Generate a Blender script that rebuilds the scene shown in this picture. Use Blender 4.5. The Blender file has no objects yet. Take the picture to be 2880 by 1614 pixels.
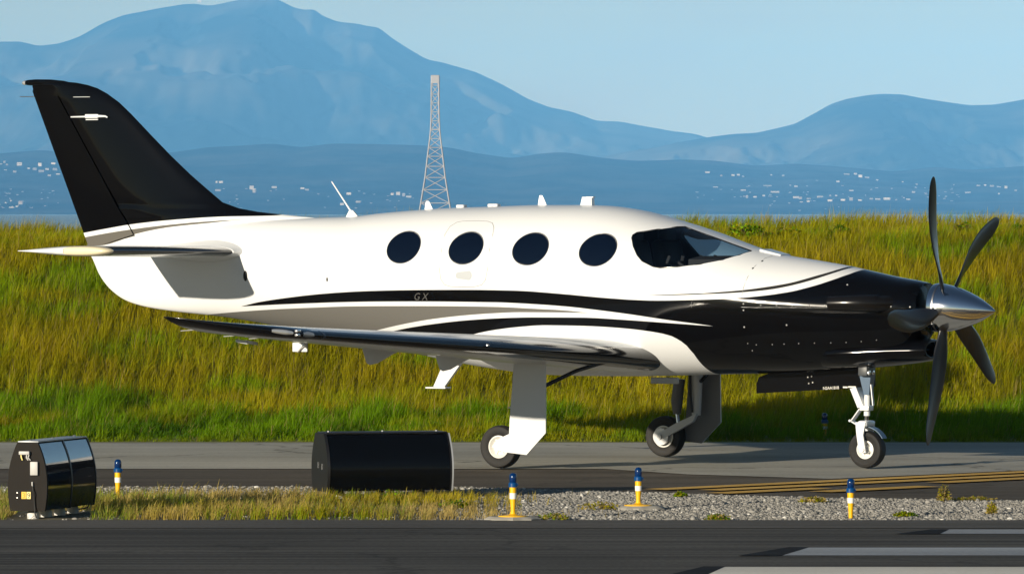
import bpy, bmesh, math, random
import numpy as np
from mathutils import Vector, Matrix
from mathutils.geometry import tessellate_polygon

random.seed(7)
RNG = np.random.default_rng(11)
SC = bpy.context.scene
COL = SC.collection
R = math.radians

# ------------------------------------------------------------------ camera, sky, sun, exposure
CAM_H = 2.43
FPX = 18720.0 / 2880.0                                  # focal length in picture widths
cam_d = bpy.data.cameras.new('camera')
cam = bpy.data.objects.new('camera', cam_d)
COL.objects.link(cam)
cam_d.sensor_fit = 'HORIZONTAL'
cam_d.sensor_width = 36.0
cam_d.lens = 36.0 * FPX
cam_d.clip_start = 1.0
cam_d.clip_end = 120000.0
cam.location = (0, 0, CAM_H)
cam.rotation_euler = (R(90) - math.atan(207.0 / 18720.0), 0, 0)
SC.camera = cam

SUN_EL = 11.1
SUN_AZ = 37.5                                            # light travels this far right of straight away
world = bpy.data.worlds.new('World')
SC.world = world
world.use_nodes = True
wn, wl = world.node_tree.nodes, world.node_tree.links
bg = wn['Background']
sky = wn.new('ShaderNodeTexSky')
sky.sky_type = 'NISHITA'
sky.sun_disc = False
sky.sun_elevation = R(SUN_EL)
sky.sun_rotation = R(180 + SUN_AZ)
sky.altitude = 0
sky.air_density = 0.85
sky.dust_density = 0.0
sky.ozone_density = 1.0
wtc = wn.new('ShaderNodeTexCoord')
wmp = wn.new('ShaderNodeMapping'); wmp.inputs['Scale'].default_value = (26, 26, 90)
wnz = wn.new('ShaderNodeTexNoise'); wnz.inputs['Scale'].default_value = 1.0; wnz.inputs['Detail'].default_value = 6
wmr = wn.new('ShaderNodeMapRange'); wmr.inputs['From Min'].default_value = 0.52; wmr.inputs['From Max'].default_value = 0.78; wmr.inputs['To Max'].default_value = 0.35
wmx = wn.new('ShaderNodeMix'); wmx.data_type = 'RGBA'; wmx.blend_type = 'MULTIPLY'
wmx.inputs['B'].default_value = (0.92, 0.74, 0.86, 1)
wl.new(wtc.outputs['Generated'], wmp.inputs['Vector']); wl.new(wmp.outputs[0], wnz.inputs['Vector'])
wl.new(wnz.outputs['Fac'], wmr.inputs['Value']); wl.new(wmr.outputs[0], wmx.inputs['Factor'])
wl.new(sky.outputs[0], wmx.inputs['A']); wl.new(wmx.outputs['Result'], bg.inputs[0])
bg.inputs[1].default_value = 0.055

sun_d = bpy.data.lights.new('sun', 'SUN')
sun = bpy.data.objects.new('sun', sun_d)
COL.objects.link(sun)
sun_d.energy = 5.0
sun_d.angle = R(0.5)
sun_d.color = (1.0, 0.92, 0.78)
tv = Vector((math.sin(R(SUN_AZ)) * math.cos(R(SUN_EL)), math.cos(R(SUN_AZ)) * math.cos(R(SUN_EL)), -math.sin(R(SUN_EL))))
sun.rotation_euler = tv.to_track_quat('-Z', 'Y').to_euler()
sun.location = (-30, -40, 25)

SC.view_settings.view_transform = 'Standard'
SC.view_settings.look = 'None'
SC.view_settings.exposure = 0.35
SC.view_settings.gamma = 1.0
SC.view_settings.use_curve_mapping = False
SC.render.engine = 'CYCLES'
SC.cycles.max_bounces = 8
SC.cycles.transparent_max_bounces = 12
SC.cycles.volume_bounces = 0

# ------------------------------------------------------------------ helpers
def tag(o, label=None, cat=None, group=None, kind=None):
    if label: o['label'] = label
    if cat: o['category'] = cat
    if group: o['group'] = group
    if kind: o['kind'] = kind
    return o

def empty(name, loc=(0, 0, 0), rz=0.0, parent=None):
    o = bpy.data.objects.new(name, None)
    COL.objects.link(o)
    o.location = loc
    o.rotation_euler = (0, 0, rz)
    o.empty_display_size = 0.2
    if parent: o.parent = parent
    return o

class MB:
    """Collects simple shapes, then links them as ONE mesh object."""
    def __init__(self):
        self.v, self.f, self.mi = [], [], []
    def add(self, verts, faces, mi=0):
        n = len(self.v)
        self.v += [tuple(p) for p in verts]
        self.f += [tuple(i + n for i in q) for q in faces]
        self.mi += [mi] * len(faces)
        return self
    def box(self, c, d, rot=None, bev=0.0, mi=0):
        bm = bmesh.new()
        bmesh.ops.create_cube(bm, size=1.0)
        for v in bm.verts:
            v.co = Vector((v.co.x * d[0], v.co.y * d[1], v.co.z * d[2]))
        if bev > 0:
            bmesh.ops.bevel(bm, geom=list(bm.edges), offset=bev, segments=2, affect='EDGES', profile=0.5)
        M = Matrix.Translation(Vector(c)) @ (rot.to_4x4() if rot else Matrix())
        bm.transform(M)
        bm.verts.index_update()
        self.add([v.co for v in bm.verts], [[v.index for v in f.verts] for f in bm.faces], mi)
        bm.free()
        return self
    def loft(self, rings, cap0=True, cap1=True, mi=0, closed=True):
        n = len(rings[0])
        verts = [p for r in rings for p in r]
        faces = []
        for i in range(len(rings) - 1):
            for j in range(n if closed else n - 1):
                k = (j + 1) % n
                faces.append((i * n + j, i * n + k, (i + 1) * n + k, (i + 1) * n + j))
        if cap0: faces.append(tuple(range(n - 1, -1, -1)))
        if cap1: faces.append(tuple((len(rings) - 1) * n + j for j in range(n)))
        return self.add(verts, faces, mi)
    def tube(self, pts, rad, seg=12, mi=0, cap=True):
        pts = [Vector(p) for p in pts]
        if not hasattr(rad, '__len__'): rad = [rad] * len(pts)
        rings = []
        up = None
        for i, p in enumerate(pts):
            d = (pts[min(i + 1, len(pts) - 1)] - pts[max(i - 1, 0)]).normalized()
            if up is None:
                up = d.orthogonal().normalized()
            else:
                up = (up - d * up.dot(d))
                up = up.normalized() if up.length > 1e-6 else d.orthogonal().normalized()
            w = d.cross(up)
            rings.append([p + (up * math.cos(2 * math.pi * k / seg) + w * math.sin(2 * math.pi * k / seg)) * rad[i] for k in range(seg)])
        return self.loft(rings, cap, cap, mi)
    def lathe(self, prof, seg=32, origin=(0, 0, 0), axis='z', mi=0, cap=False):
        rings = []
        o = Vector(origin)
        for r, h in prof:
            ring = []
            for k in range(seg):
                a = 2 * math.pi * k / seg
                cs, sn = r * math.cos(a), r * math.sin(a)
                if axis == 'z': p = (cs, sn, h)
                elif axis == 'y': p = (sn, h, cs)
                else: p = (h, cs, sn)
                ring.append(o + Vector(p))
            rings.append(ring)
        return self.loft(rings, cap, cap, mi)
    def prism(self, poly, y0, y1, mi=0):
        """polygon in (x, z), extruded along y"""
        a = [(x, y0, z) for x, z in poly]
        b = [(x, y1, z) for x, z in poly]
        return self.loft([a, b], True, True, mi)
    def build(self, name, mats, parent=None, smooth=None, fix=True, loc=None):
        me = bpy.data.meshes.new(name)
        me.from_pydata([tuple(p) for p in self.v], [], self.f)
        if not isinstance(mats, (list, tuple)): mats = [mats]
        for m in mats: me.materials.append(m)
        me.polygons.foreach_set('material_index', self.mi)
        if fix:
            bm = bmesh.new(); bm.from_mesh(me)
            bmesh.ops.recalc_face_normals(bm, faces=bm.faces)
            bm.to_mesh(me); bm.free()
        if smooth is not None:
            me.polygons.foreach_set('use_smooth', [True] * len(me.polygons))
            if smooth < 180: me.set_sharp_from_angle(angle=R(smooth))
        o = bpy.data.objects.new(name, me)
        COL.objects.link(o)
        if parent: o.parent = parent
        if loc is not None: o.location = loc
        return o

def copy_part(o, parent, loc=None):
    c = o.copy()
    COL.objects.link(c)
    c.parent = parent
    if loc is not None: c.location = loc
    return c

def copy_tree(o, parent=None):
    c = o.copy()
    COL.objects.link(c)
    c.parent = parent
    for ch in list(o.children):
        copy_tree(ch, c)
    return c

def np_mesh(name, verts, faces, mat, attr=None, parent=None, smooth=False):
    """verts (n,3) array, faces list of (m,k) arrays"""
    me = bpy.data.meshes.new(name)
    nl = sum(f.size for f in faces)
    npoly = sum(len(f) for f in faces)
    me.vertices.add(len(verts)); me.vertices.foreach_set('co', np.ascontiguousarray(verts, dtype=np.float32).ravel())
    me.loops.add(nl); me.polygons.add(npoly)
    me.loops.foreach_set('vertex_index', np.concatenate([f.ravel() for f in faces]).astype(np.int32))
    tot = np.concatenate([np.full(len(f), f.shape[1]) for f in faces]).astype(np.int32)
    st = np.concatenate([[0], np.cumsum(tot)[:-1]]).astype(np.int32)
    me.polygons.foreach_set('loop_start', st)
    try: me.polygons.foreach_set('loop_total', tot)
    except Exception: pass
    if smooth: me.polygons.foreach_set('use_smooth', np.ones(npoly, dtype=bool))
    me.update(calc_edges=True)
    if attr is not None:
        at = me.color_attributes.new('tint', 'FLOAT_COLOR', 'POINT')
        a4 = np.ones((len(verts), 4), dtype=np.float32); a4[:, :3] = attr
        at.data.foreach_set('color', a4.ravel())
    me.materials.append(mat)
    o = bpy.data.objects.new(name, me)
    COL.objects.link(o)
    if parent: o.parent = parent
    return o

def vnoise(x, y, seed=0):
    """smooth value noise in 0..1"""
    x = np.asarray(x, float); y = np.asarray(y, float)
    xi = np.floor(x).astype(np.int64); yi = np.floor(y).astype(np.int64)
    fx = x - xi; fy = y - yi
    fx = fx * fx * (3 - 2 * fx); fy = fy * fy * (3 - 2 * fy)
    def h(a, b):
        n = (a * 374761393 + b * 668265263 + seed * 974634777) & 0x7fffffff
        n = ((n ^ (n >> 13)) * 1274126177) & 0x7fffffff
        return ((n ^ (n >> 16)) & 0xffff) / 65535.0
    return (h(xi, yi) * (1 - fx) + h(xi + 1, yi) * fx) * (1 - fy) + (h(xi, yi + 1) * (1 - fx) + h(xi + 1, yi + 1) * fx) * fy

def fbm(x, y, seed=0, oct=4):
    s, a, t = 0.0, 0.5, 0.0
    for o in range(oct):
        s = s + a * vnoise(x * 2 ** o, y * 2 ** o, seed + o * 17); t += a; a *= 0.5
    return s / t

# ------------------------------------------------------------------ materials
def nodes_of(name):
    m = bpy.data.materials.new(name)
    m.use_nodes = True
    nt = m.node_tree
    return m, nt, nt.nodes, nt.links, nt.nodes['Principled BSDF']

def simple(name, col, rough=0.5, metal=0.0, coat=0.0, spec=0.5, bump=0.0, bscale=40.0, var=0.0):
    m, nt, N, L, b = nodes_of(name)
    b.inputs['Base Color'].default_value = (*col, 1)
    b.inputs['Roughness'].default_value = rough
    b.inputs['Metallic'].default_value = metal
    b.inputs['Coat Weight'].default_value = coat
    b.inputs['Coat Roughness'].default_value = 0.04
    b.inputs['Specular IOR Level'].default_value = spec
    if bump or var:
        tc = N.new('ShaderNodeTexCoord')
        nz = N.new('ShaderNodeTexNoise')
        nz.inputs['Scale'].default_value = bscale
        nz.inputs['Detail'].default_value = 4
        L.new(tc.outputs['Object'], nz.inputs['Vector'])
        if bump:
            bp = N.new('ShaderNodeBump')
            bp.inputs['Strength'].default_value = bump
            bp.inputs['Distance'].default_value = 0.01
            L.new(nz.outputs['Fac'], bp.inputs['Height'])
            L.new(bp.outputs[0], b.inputs['Normal'])
        if var:
            mx = N.new('ShaderNodeMix'); mx.data_type = 'RGBA'
            mx.inputs['A'].default_value = (*[c * (1 - var) for c in col], 1)
            mx.inputs['B'].default_value = (*[min(1, c * (1 + var)) for c in col], 1)
            L.new(nz.outputs['Fac'], mx.inputs['Factor'])
            L.new(mx.outputs['Result'], b.inputs['Base Color'])
    return m

WHITE = (0.72, 0.735, 0.75)
BLACK = (0.0025, 0.0025, 0.003)
GREY = (0.135, 0.13, 0.12)
M_white = simple('white_paint', WHITE, 0.28, coat=0.25, var=0.02, bscale=3)
M_black = simple('black_gloss_paint', BLACK, 0.11, coat=0.06, spec=0.24)
M_boot = simple('black_boot_rubber', (0.004, 0.004, 0.005), 0.16, coat=0.3)
M_grey = simple('grey_metallic_paint', GREY, 0.35, metal=0.2)
M_chrome = simple('polished_metal', (0.78, 0.78, 0.80), 0.09, metal=1.0)
M_steel = simple('satin_steel', (0.45, 0.45, 0.46), 0.35, metal=1.0)
M_bright = simple('bright_fastener', (0.9, 0.88, 0.84), 0.25, metal=0.6)
M_tyre = simple('tyre_rubber', (0.014, 0.013, 0.012), 0.75, bump=0.2, bscale=60, var=0.25)
M_rim = simple('white_rim', (0.75, 0.74, 0.70), 0.4, var=0.06, bscale=20)
M_dark = simple('dark_cavity', (0.012, 0.012, 0.013), 0.7)
M_interior = simple('cockpit_lining', (0.022, 0.022, 0.025), 0.8)
M_seat = simple('seat_leather', (0.03, 0.028, 0.026), 0.55)
M_pane = simple('cabin_glass', (0.0015, 0.004, 0.012), 0.05, spec=0.6)
M_blade = simple('blade_composite', (0.006, 0.0065, 0.008), 0.30, coat=0.2, var=0.2, bscale=6)
M_bladegrey = simple('blade_grey_tip', (0.10, 0.11, 0.12), 0.4)
M_lens_w = simple('lamp_glass', (0.85, 0.85, 0.85), 0.08, metal=0.7)
M_cream = simple('cap_sun_tint', (0.78, 0.69, 0.48), 0.3, coat=0.2)  # warm tint paints the sun's reflection onto the tailplane tip
M_seam = simple('seam_line', (0.25, 0.25, 0.25), 0.7)
M_light_grey = simple('light_grey_metal', (0.42, 0.44, 0.46), 0.4, metal=0.3)
M_letter = simple('lettering_grey', (0.05, 0.048, 0.045), 0.5)
M_letter_w = simple('lettering_white', (0.7, 0.68, 0.62), 0.5)

def glass_material():
    m, nt, N, L, b = nodes_of('windscreen_glass')
    N.remove(b)
    out = N['Material Output']
    tr = N.new('ShaderNodeBsdfTransparent'); tr.inputs[0].default_value = (0.74, 0.79, 0.83, 1)
    gl = N.new('ShaderNodeBsdfGlossy'); gl.inputs['Roughness'].default_value = 0.03
    lw = N.new('ShaderNodeLayerWeight'); lw.inputs['Blend'].default_value = 0.5
    pw = N.new('ShaderNodeMath'); pw.operation = 'POWER'; pw.inputs[1].default_value = 4.0
    fr = N.new('ShaderNodeMath'); fr.operation = 'MULTIPLY_ADD'; fr.inputs[1].default_value = 0.9; fr.inputs[2].default_value = 0.05
    L.new(lw.outputs['Facing'], pw.inputs[0]); L.new(pw.outputs[0], fr.inputs[0])
    mx = N.new('ShaderNodeMixShader')
    L.new(fr.outputs[0], mx.inputs[0]); L.new(tr.outputs[0], mx.inputs[1]); L.new(gl.outputs[0], mx.inputs[2])
    L.new(mx.outputs[0], out.inputs['Surface'])
    return m
M_glass = glass_material()

# ------------------------------------------------------------------ ground sheets
def ramp(N, stops):
    r = N.new('ShaderNodeValToRGB')
    e = r.color_ramp.elements
    while len(e) < len(stops): e.new(0.5)
    for k, (p, c) in enumerate(stops):
        e[k].position = p; e[k].color = (*c, 1)
    return r

def pavement(name, c0, c1, streak=(0.25, 3.0), rough=0.9, speck=0.35, marks=None, spec=0.08, cracks=0.0):
    """asphalt or concrete: long streaks along the road, aggregate speckle, stains, fine relief"""
    m, nt, N, L, b = nodes_of(name)
    tc = N.new('ShaderNodeTexCoord')
    mp = N.new('ShaderNodeMapping'); mp.inputs['Scale'].default_value = (streak[0], streak[1], 1)
    L.new(tc.outputs['Object'], mp.inputs['Vector'])
    n1 = N.new('ShaderNodeTexNoise'); n1.inputs['Scale'].default_value = 1.0; n1.inputs['Detail'].default_value = 6
    n1.inputs['Roughness'].default_value = 0.65
    L.new(mp.outputs[0], n1.inputs['Vector'])
    r1 = ramp(N, [(0.33, c0), (0.68, c1)])
    L.new(n1.outputs['Fac'], r1.inputs[0])
    n2 = N.new('ShaderNodeTexNoise'); n2.inputs['Scale'].default_value = 42.0; n2.inputs['Detail'].default_value = 3
    mp2 = N.new('ShaderNodeMapping'); mp2.inputs['Scale'].default_value = (0.6, 0.6, 1)
    L.new(tc.outputs['Object'], mp2.inputs['Vector']); L.new(mp2.outputs[0], n2.inputs['Vector'])
    n3 = N.new('ShaderNodeTexNoise'); n3.inputs['Scale'].default_value = 0.35; n3.inputs['Detail'].default_value = 5
    L.new(tc.outputs['Object'], n3.inputs['Vector'])
    sp = N.new('ShaderNodeMapRange'); sp.inputs['To Min'].default_value = 1 - speck; sp.inputs['To Max'].default_value = 1 + speck
    L.new(n2.outputs['Fac'], sp.inputs['Value'])
    st = N.new('ShaderNodeMapRange'); st.inputs['From Min'].default_value = 0.3; st.inputs['From Max'].default_value = 0.7
    st.inputs['To Min'].default_value = 0.82; st.inputs['To Max'].default_value = 1.15
    L.new(n3.outputs['Fac'], st.inputs['Value'])
    mu = N.new('ShaderNodeMath'); mu.operation = 'MULTIPLY'
    L.new(sp.outputs[0], mu.inputs[0]); L.new(st.outputs[0], mu.inputs[1])
    vm = N.new('ShaderNodeVectorMath'); vm.operation = 'SCALE'
    L.new(r1.outputs['Color'], vm.inputs[0]); L.new(mu.outputs[0], vm.inputs['Scale'])
    col = vm.outputs[0]
    if cracks:
        vo = N.new('ShaderNodeTexVoronoi'); vo.feature = 'DISTANCE_TO_EDGE'; vo.inputs['Scale'].default_value = 0.22
        nw = N.new('ShaderNodeTexNoise'); nw.inputs['Scale'].default_value = 1.3; nw.inputs['Detail'].default_value = 5
        ad = N.new('ShaderNodeVectorMath'); ad.operation = 'MULTIPLY_ADD'
        ad.inputs[1].default_value = (1.4, 1.4, 1.4)
        L.new(tc.outputs['Object'], nw.inputs['Vector'])
        L.new(nw.outputs['Color'], ad.inputs[0]); L.new(tc.outputs['Object'], ad.inputs[2])
        L.new(ad.outputs[0], vo.inputs['Vector'])
        cr = N.new('ShaderNodeMapRange'); cr.inputs['From Min'].default_value = 0.0; cr.inputs['From Max'].default_value = 0.012
        cr.inputs['To Min'].default_value = 1 - cracks; cr.inputs['To Max'].default_value = 1.0
        L.new(vo.outputs['Distance'], cr.inputs['Value'])
        v2 = N.new('ShaderNodeVectorMath'); v2.operation = 'SCALE'
        L.new(col, v2.inputs[0]); L.new(cr.outputs[0], v2.inputs['Scale'])
        col = v2.outputs[0]
    L.new(col, b.inputs['Base Color'])
    b.inputs['Roughness'].default_value = rough
    b.inputs['Specular IOR Level'].default_value = spec
    bp = N.new('ShaderNodeBump'); bp.inputs['Strength'].default_value = 0.5; bp.inputs['Distance'].default_value = 0.004
    L.new(n2.outputs['Fac'], bp.inputs['Height']); L.new(bp.outputs[0], b.inputs['Normal'])
    return m

def sheet(name, poly, z, mat, label=None, kind='structure', parent=None):
    me = bpy.data.meshes.new(name)
    tris = tessellate_polygon([[Vector((x, y, 0)) for x, y in poly]])
    me.from_pydata([(x, y, z) for x, y in poly], [], [tuple(t) for t in tris])
    me.materials.append(mat)
    o = bpy.data.objects.new(name, me)
    COL.objects.link(o)
    if me.polygons[0].normal.z < 0: me.flip_normals()
    assert all(p.normal.z > 0 for p in me.polygons), name
    if parent: o.parent = parent
    if kind: o['kind'] = kind
    if label: o['label'] = label
    return o

M_soil = simple('dry_soil', (0.10, 0.085, 0.045), 0.95, var=0.4, bscale=0.8, bump=0.4)
M_runway = pavement('runway_asphalt', (0.036, 0.034, 0.031), (0.150, 0.140, 0.124), streak=(0.06, 3.6), speck=0.55, cracks=0.35)
M_shoulder = pavement('shoulder_asphalt', (0.092, 0.077, 0.060), (0.15, 0.128, 0.10), streak=(0.12, 1.6), speck=0.35, cracks=0.3)
M_taxi = pavement('taxiway_concrete', (0.36, 0.34, 0.285), (0.46, 0.44, 0.375), streak=(0.16, 1.3), speck=0.25, cracks=0.55)
M_edge = pavement('runway_edge_asphalt', (0.10, 0.093, 0.082), (0.15, 0.14, 0.125), streak=(0.12, 2.0), speck=0.3)
M_border = pavement('black_marking_border', (0.012, 0.012, 0.013), (0.022, 0.022, 0.024), streak=(0.3, 4), speck=0.3)
M_wornwhite = pavement('worn_white_marking', (0.12, 0.14, 0.16), (0.50, 0.52, 0.54), streak=(0.05, 9.0), speck=0.3)
M_whitemark = pavement('pale_marking', (0.62, 0.58, 0.50), (0.80, 0.76, 0.67), streak=(0.1, 1.5), speck=0.15)
M_yellowmark = pavement('yellow_marking', (0.62, 0.37, 0.09), (0.80, 0.50, 0.14), streak=(0.8, 0.8), speck=0.3)
M_gravelbed = simple('gravel_bed', (0.26, 0.245, 0.215), 0.95, var=0.45, bscale=14, bump=0.8)
M_vergesoil = simple('verge_soil', (0.16, 0.13, 0.065), 0.95, var=0.4, bscale=5, bump=0.6)

sheet('ground', [(-12500, -2800), (12500, -2800), (12500, 45500), (-12500, 45500)], -0.030, M_soil)
M_water = simple('bay_water', (0.03, 0.055, 0.075), 0.22, bump=0.5, bscale=0.8)
sheet('water', [(-9000, 135), (9000, 135), (9000, 15700), (-9000, 15700)], -0.020, M_water)
sheet('runway', [(-60, -60), (60, -60), (60, 52.72), (-60, 52.72)], 0.0, M_runway)
sheet('runway_edge', [(-60, 51.35), (60, 51.35), (60, 52.715), (-60, 52.715)], 0.004, M_edge)
sheet('verge_ground', [(-60, 52.72), (-0.75, 52.72), (-0.35, 59.4), (-60, 59.4)], -0.004, M_vergesoil)
sheet('gravel_ground', [(-0.75, 52.72), (60, 52.72), (60, 55.6), (9, 56.0), (4.3, 56.45), (2.7, 57.0), (1.9, 57.5), (1.16, 58.1), (0.2, 58.75), (-0.4, 59.3)], -0.006, M_gravelbed)
sheet('taxiway_shoulder', [(-60, 59.4), (-0.6, 59.4), (-0.6, 55), (60, 55), (60, 90), (-60, 90)], -0.012, M_shoulder)
sheet('taxiway', [(-60, 63.36), (0.88, 63.55), (1.64, 62.2), (2.93, 61.15), (4.9, 63.2), (11.6, 70.75), (-60, 71.1)], -0.006, M_taxi)

def band(a, b, w, name, z, mat, dash=None):
    a = Vector((a[0], a[1], 0)); b = Vector((b[0], b[1], 0))
    d = (b - a).normalized(); n = Vector((-d.y, d.x, 0)) * w / 2
    return sheet(name, [tuple((a + n).xy), tuple((b + n).xy), tuple((b - n).xy), tuple((a - n).xy)], z, mat)

# hold line: two solid and two broken yellow lines running off to the right
dv = Vector((3.65, 4.1, 0)).normalized(); nv = Vector((dv.y, -dv.x, 0))
h0 = Vector((1.16, 58.55, 0))
def hold(t0, t1, off, w=0.27):
    a = h0 + dv * t0 + nv * off; b = h0 + dv * t1 + nv * off
    band(a.xy, b.xy, w, 'yellow_line', 0.0, M_yellowmark)
hold(0.15, 14, 0.0); hold(0.35, 14, 0.46)
for k in range(5):
    hold(-0.1 + k * 3.1, 1.35 + k * 3.1, 0.92)
    hold(0.75 + k * 3.1, 2.3 + k * 3.1, 1.38)

# painted runway bars, right of the frame, with their black borders
def mark(poly, z, mat, name): return sheet(name, poly, z, mat)
mark([(1.92, 47.25), (2.16, 48.38), (40, 48.38), (40, 47.25)], 0.004, M_wornwhite, 'runway_marking')
mark([(1.60, 47.2), (2.02, 48.44), (2.16, 48.42), (1.90, 47.2)], 0.005, M_border, 'marking_border')
mark([(3.24, 50.45), (3.36, 51.15), (40, 51.15), (40, 50.45)], 0.004, M_wornwhite, 'runway_marking')
mark([(2.90, 50.4), (3.22, 51.15), (3.36, 51.13), (3.24, 50.4)], 0.005, M_border, 'marking_border')
mark([(1.25, 44.3), (1.46, 45.72), (40, 45.72), (40, 44.3), (40, 30), (1.25, 30)], 0.004, M_whitemark, 'runway_marking')
mark([(0.95, 44.3), (1.32, 45.78), (1.47, 45.76), (1.24, 44.3)], 0.005, M_border, 'marking_border')

# ------------------------------------------------------------------ levee
def levee_h(x, y):
    """flat grass beside the taxiway, then the bank, a flat top with a path, and the far side"""
    x = np.asarray(x, float); y = np.asarray(y, float)
    toe = 77.5 + 0.4 * np.sin(x * 0.4 + 1.0)
    t = np.clip((y - toe) / 12.0, 0, 1)
    s = t * t * (3 - 2 * t) * 0.5 + t * 0.5
    wob = 0.20 * (fbm(x * 0.30, y * 0.30, 3) - 0.5) * np.clip((y - 72) / 6, 0, 1)
    crest = 1.91 + 0.008 * x
    flat = 0.09 * np.clip((y - 71.2) / 6, 0, 1)
    back = np.clip((y - 93.0) / 5.0, 0, 1)
    back = back * back * (3 - 2 * back) * 0.16
    fall = np.clip((y - 101.0) / 14.0, 0, 1)
    return (flat + s * crest + wob + back) * (1 - fall * fall * (3 - 2 * fall)) - 0.008

gx = np.linspace(-26, 26, 131); gy = np.linspace(70.6, 118, 190)
GX, GY = np.meshgrid(gx, gy)
GZ = levee_h(GX, GY)
idx = np.arange(GX.size).reshape(GX.shape)
quads = np.stack([idx[:-1, :-1], idx[:-1, 1:], idx[1:, 1:], idx[1:, :-1]], -1).reshape(-1, 4)
M_levee = simple('levee_turf', (0.16, 0.16, 0.014), 0.95, var=0.5, bscale=2.2, bump=0.6)
tag(np_mesh('levee', np.stack([GX, GY, GZ], -1).reshape(-1, 3), [quads], M_levee, smooth=True), kind='structure')

# ------------------------------------------------------------------ grass (stuff)
def grass_material(name, trans=0.45):
    m, nt, N, L, b = nodes_of(name)
    at = N.new('ShaderNodeAttribute'); at.attribute_name = 'tint'
    L.new(at.outputs['Color'], b.inputs['Base Color'])
    b.inputs['Roughness'].default_value = 0.7
    b.inputs['Specular IOR Level'].default_value = 0.08
    tl = N.new('ShaderNodeBsdfTranslucent')
    L.new(at.outputs['Color'], tl.inputs['Color'])
    mx = N.new('ShaderNodeMixShader'); mx.inputs[0].default_value = trans
    L.new(b.outputs[0], mx.inputs[1]); L.new(tl.outputs[0], mx.inputs[2])
    L.new(mx.outputs[0], N['Material Output'].inputs['Surface'])
    return m
M_grass = grass_material('grass_blades')

def blades(name, P, Hh, Wd, lean, az, tint, mat, droop=0.35, light=False):
    """P (n,3) roots; three-segment bent blades, all in one mesh"""
    n = len(P)
    d = np.stack([np.cos(az), np.sin(az), np.zeros(n)], -1)          # lean direction
    fa = az + RNG.uniform(-0.9, 0.9, n) + np.pi / 2
    w = np.stack([np.cos(fa), np.sin(fa), np.zeros(n)], -1) * Wd[:, None]
    rows = ((0.0, 1.0), (0.58, 0.78)) if light else ((0.0, 1.0), (0.45, 0.85), (0.8, 0.5))
    m = 2 * len(rows) + 1
    V = np.zeros((n, m, 3))
    for k, (t, ww) in enumerate(rows):
        off = d * (lean * Hh * (t ** 1.7))[:, None]
        off[:, 2] = Hh * t * (1 - droop * lean * t)
        V[:, 2 * k] = P + off - w * ww / 2
        V[:, 2 * k + 1] = P + off + w * ww / 2
    off = d * (lean * Hh)[:, None]; off[:, 2] = Hh * (1 - droop * lean)
    V[:, m - 1] = P + off
    b = (np.arange(n) * m)[:, None]
    qs = [b + np.array([[2 * k, 2 * k + 1, 2 * k + 3, 2 * k + 2]]) for k in range(len(rows) - 1)]
    t1 = b + np.array([[m - 3, m - 2, m - 1]])
    T = np.repeat(tint[:, None, :], m, 1)
    return np_mesh(name, V.reshape(-1, 3), [np.concatenate(qs), t1], mat, T.reshape(-1, 3))

GOLD = np.array([0.43, 0.345, 0.010]); OLIVE = np.array([0.31, 0.29, 0.005]); GREEN = np.array([0.150, 0.275, 0.003])
DGREEN = np.array([0.075, 0.165, 0.004]); STRAW = np.array([0.50, 0.37, 0.12]); LIME = np.array([0.22, 0.25, 0.008])

def lerp(a, b, t): return a * (1 - t[:, None]) + b * t[:, None]

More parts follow.
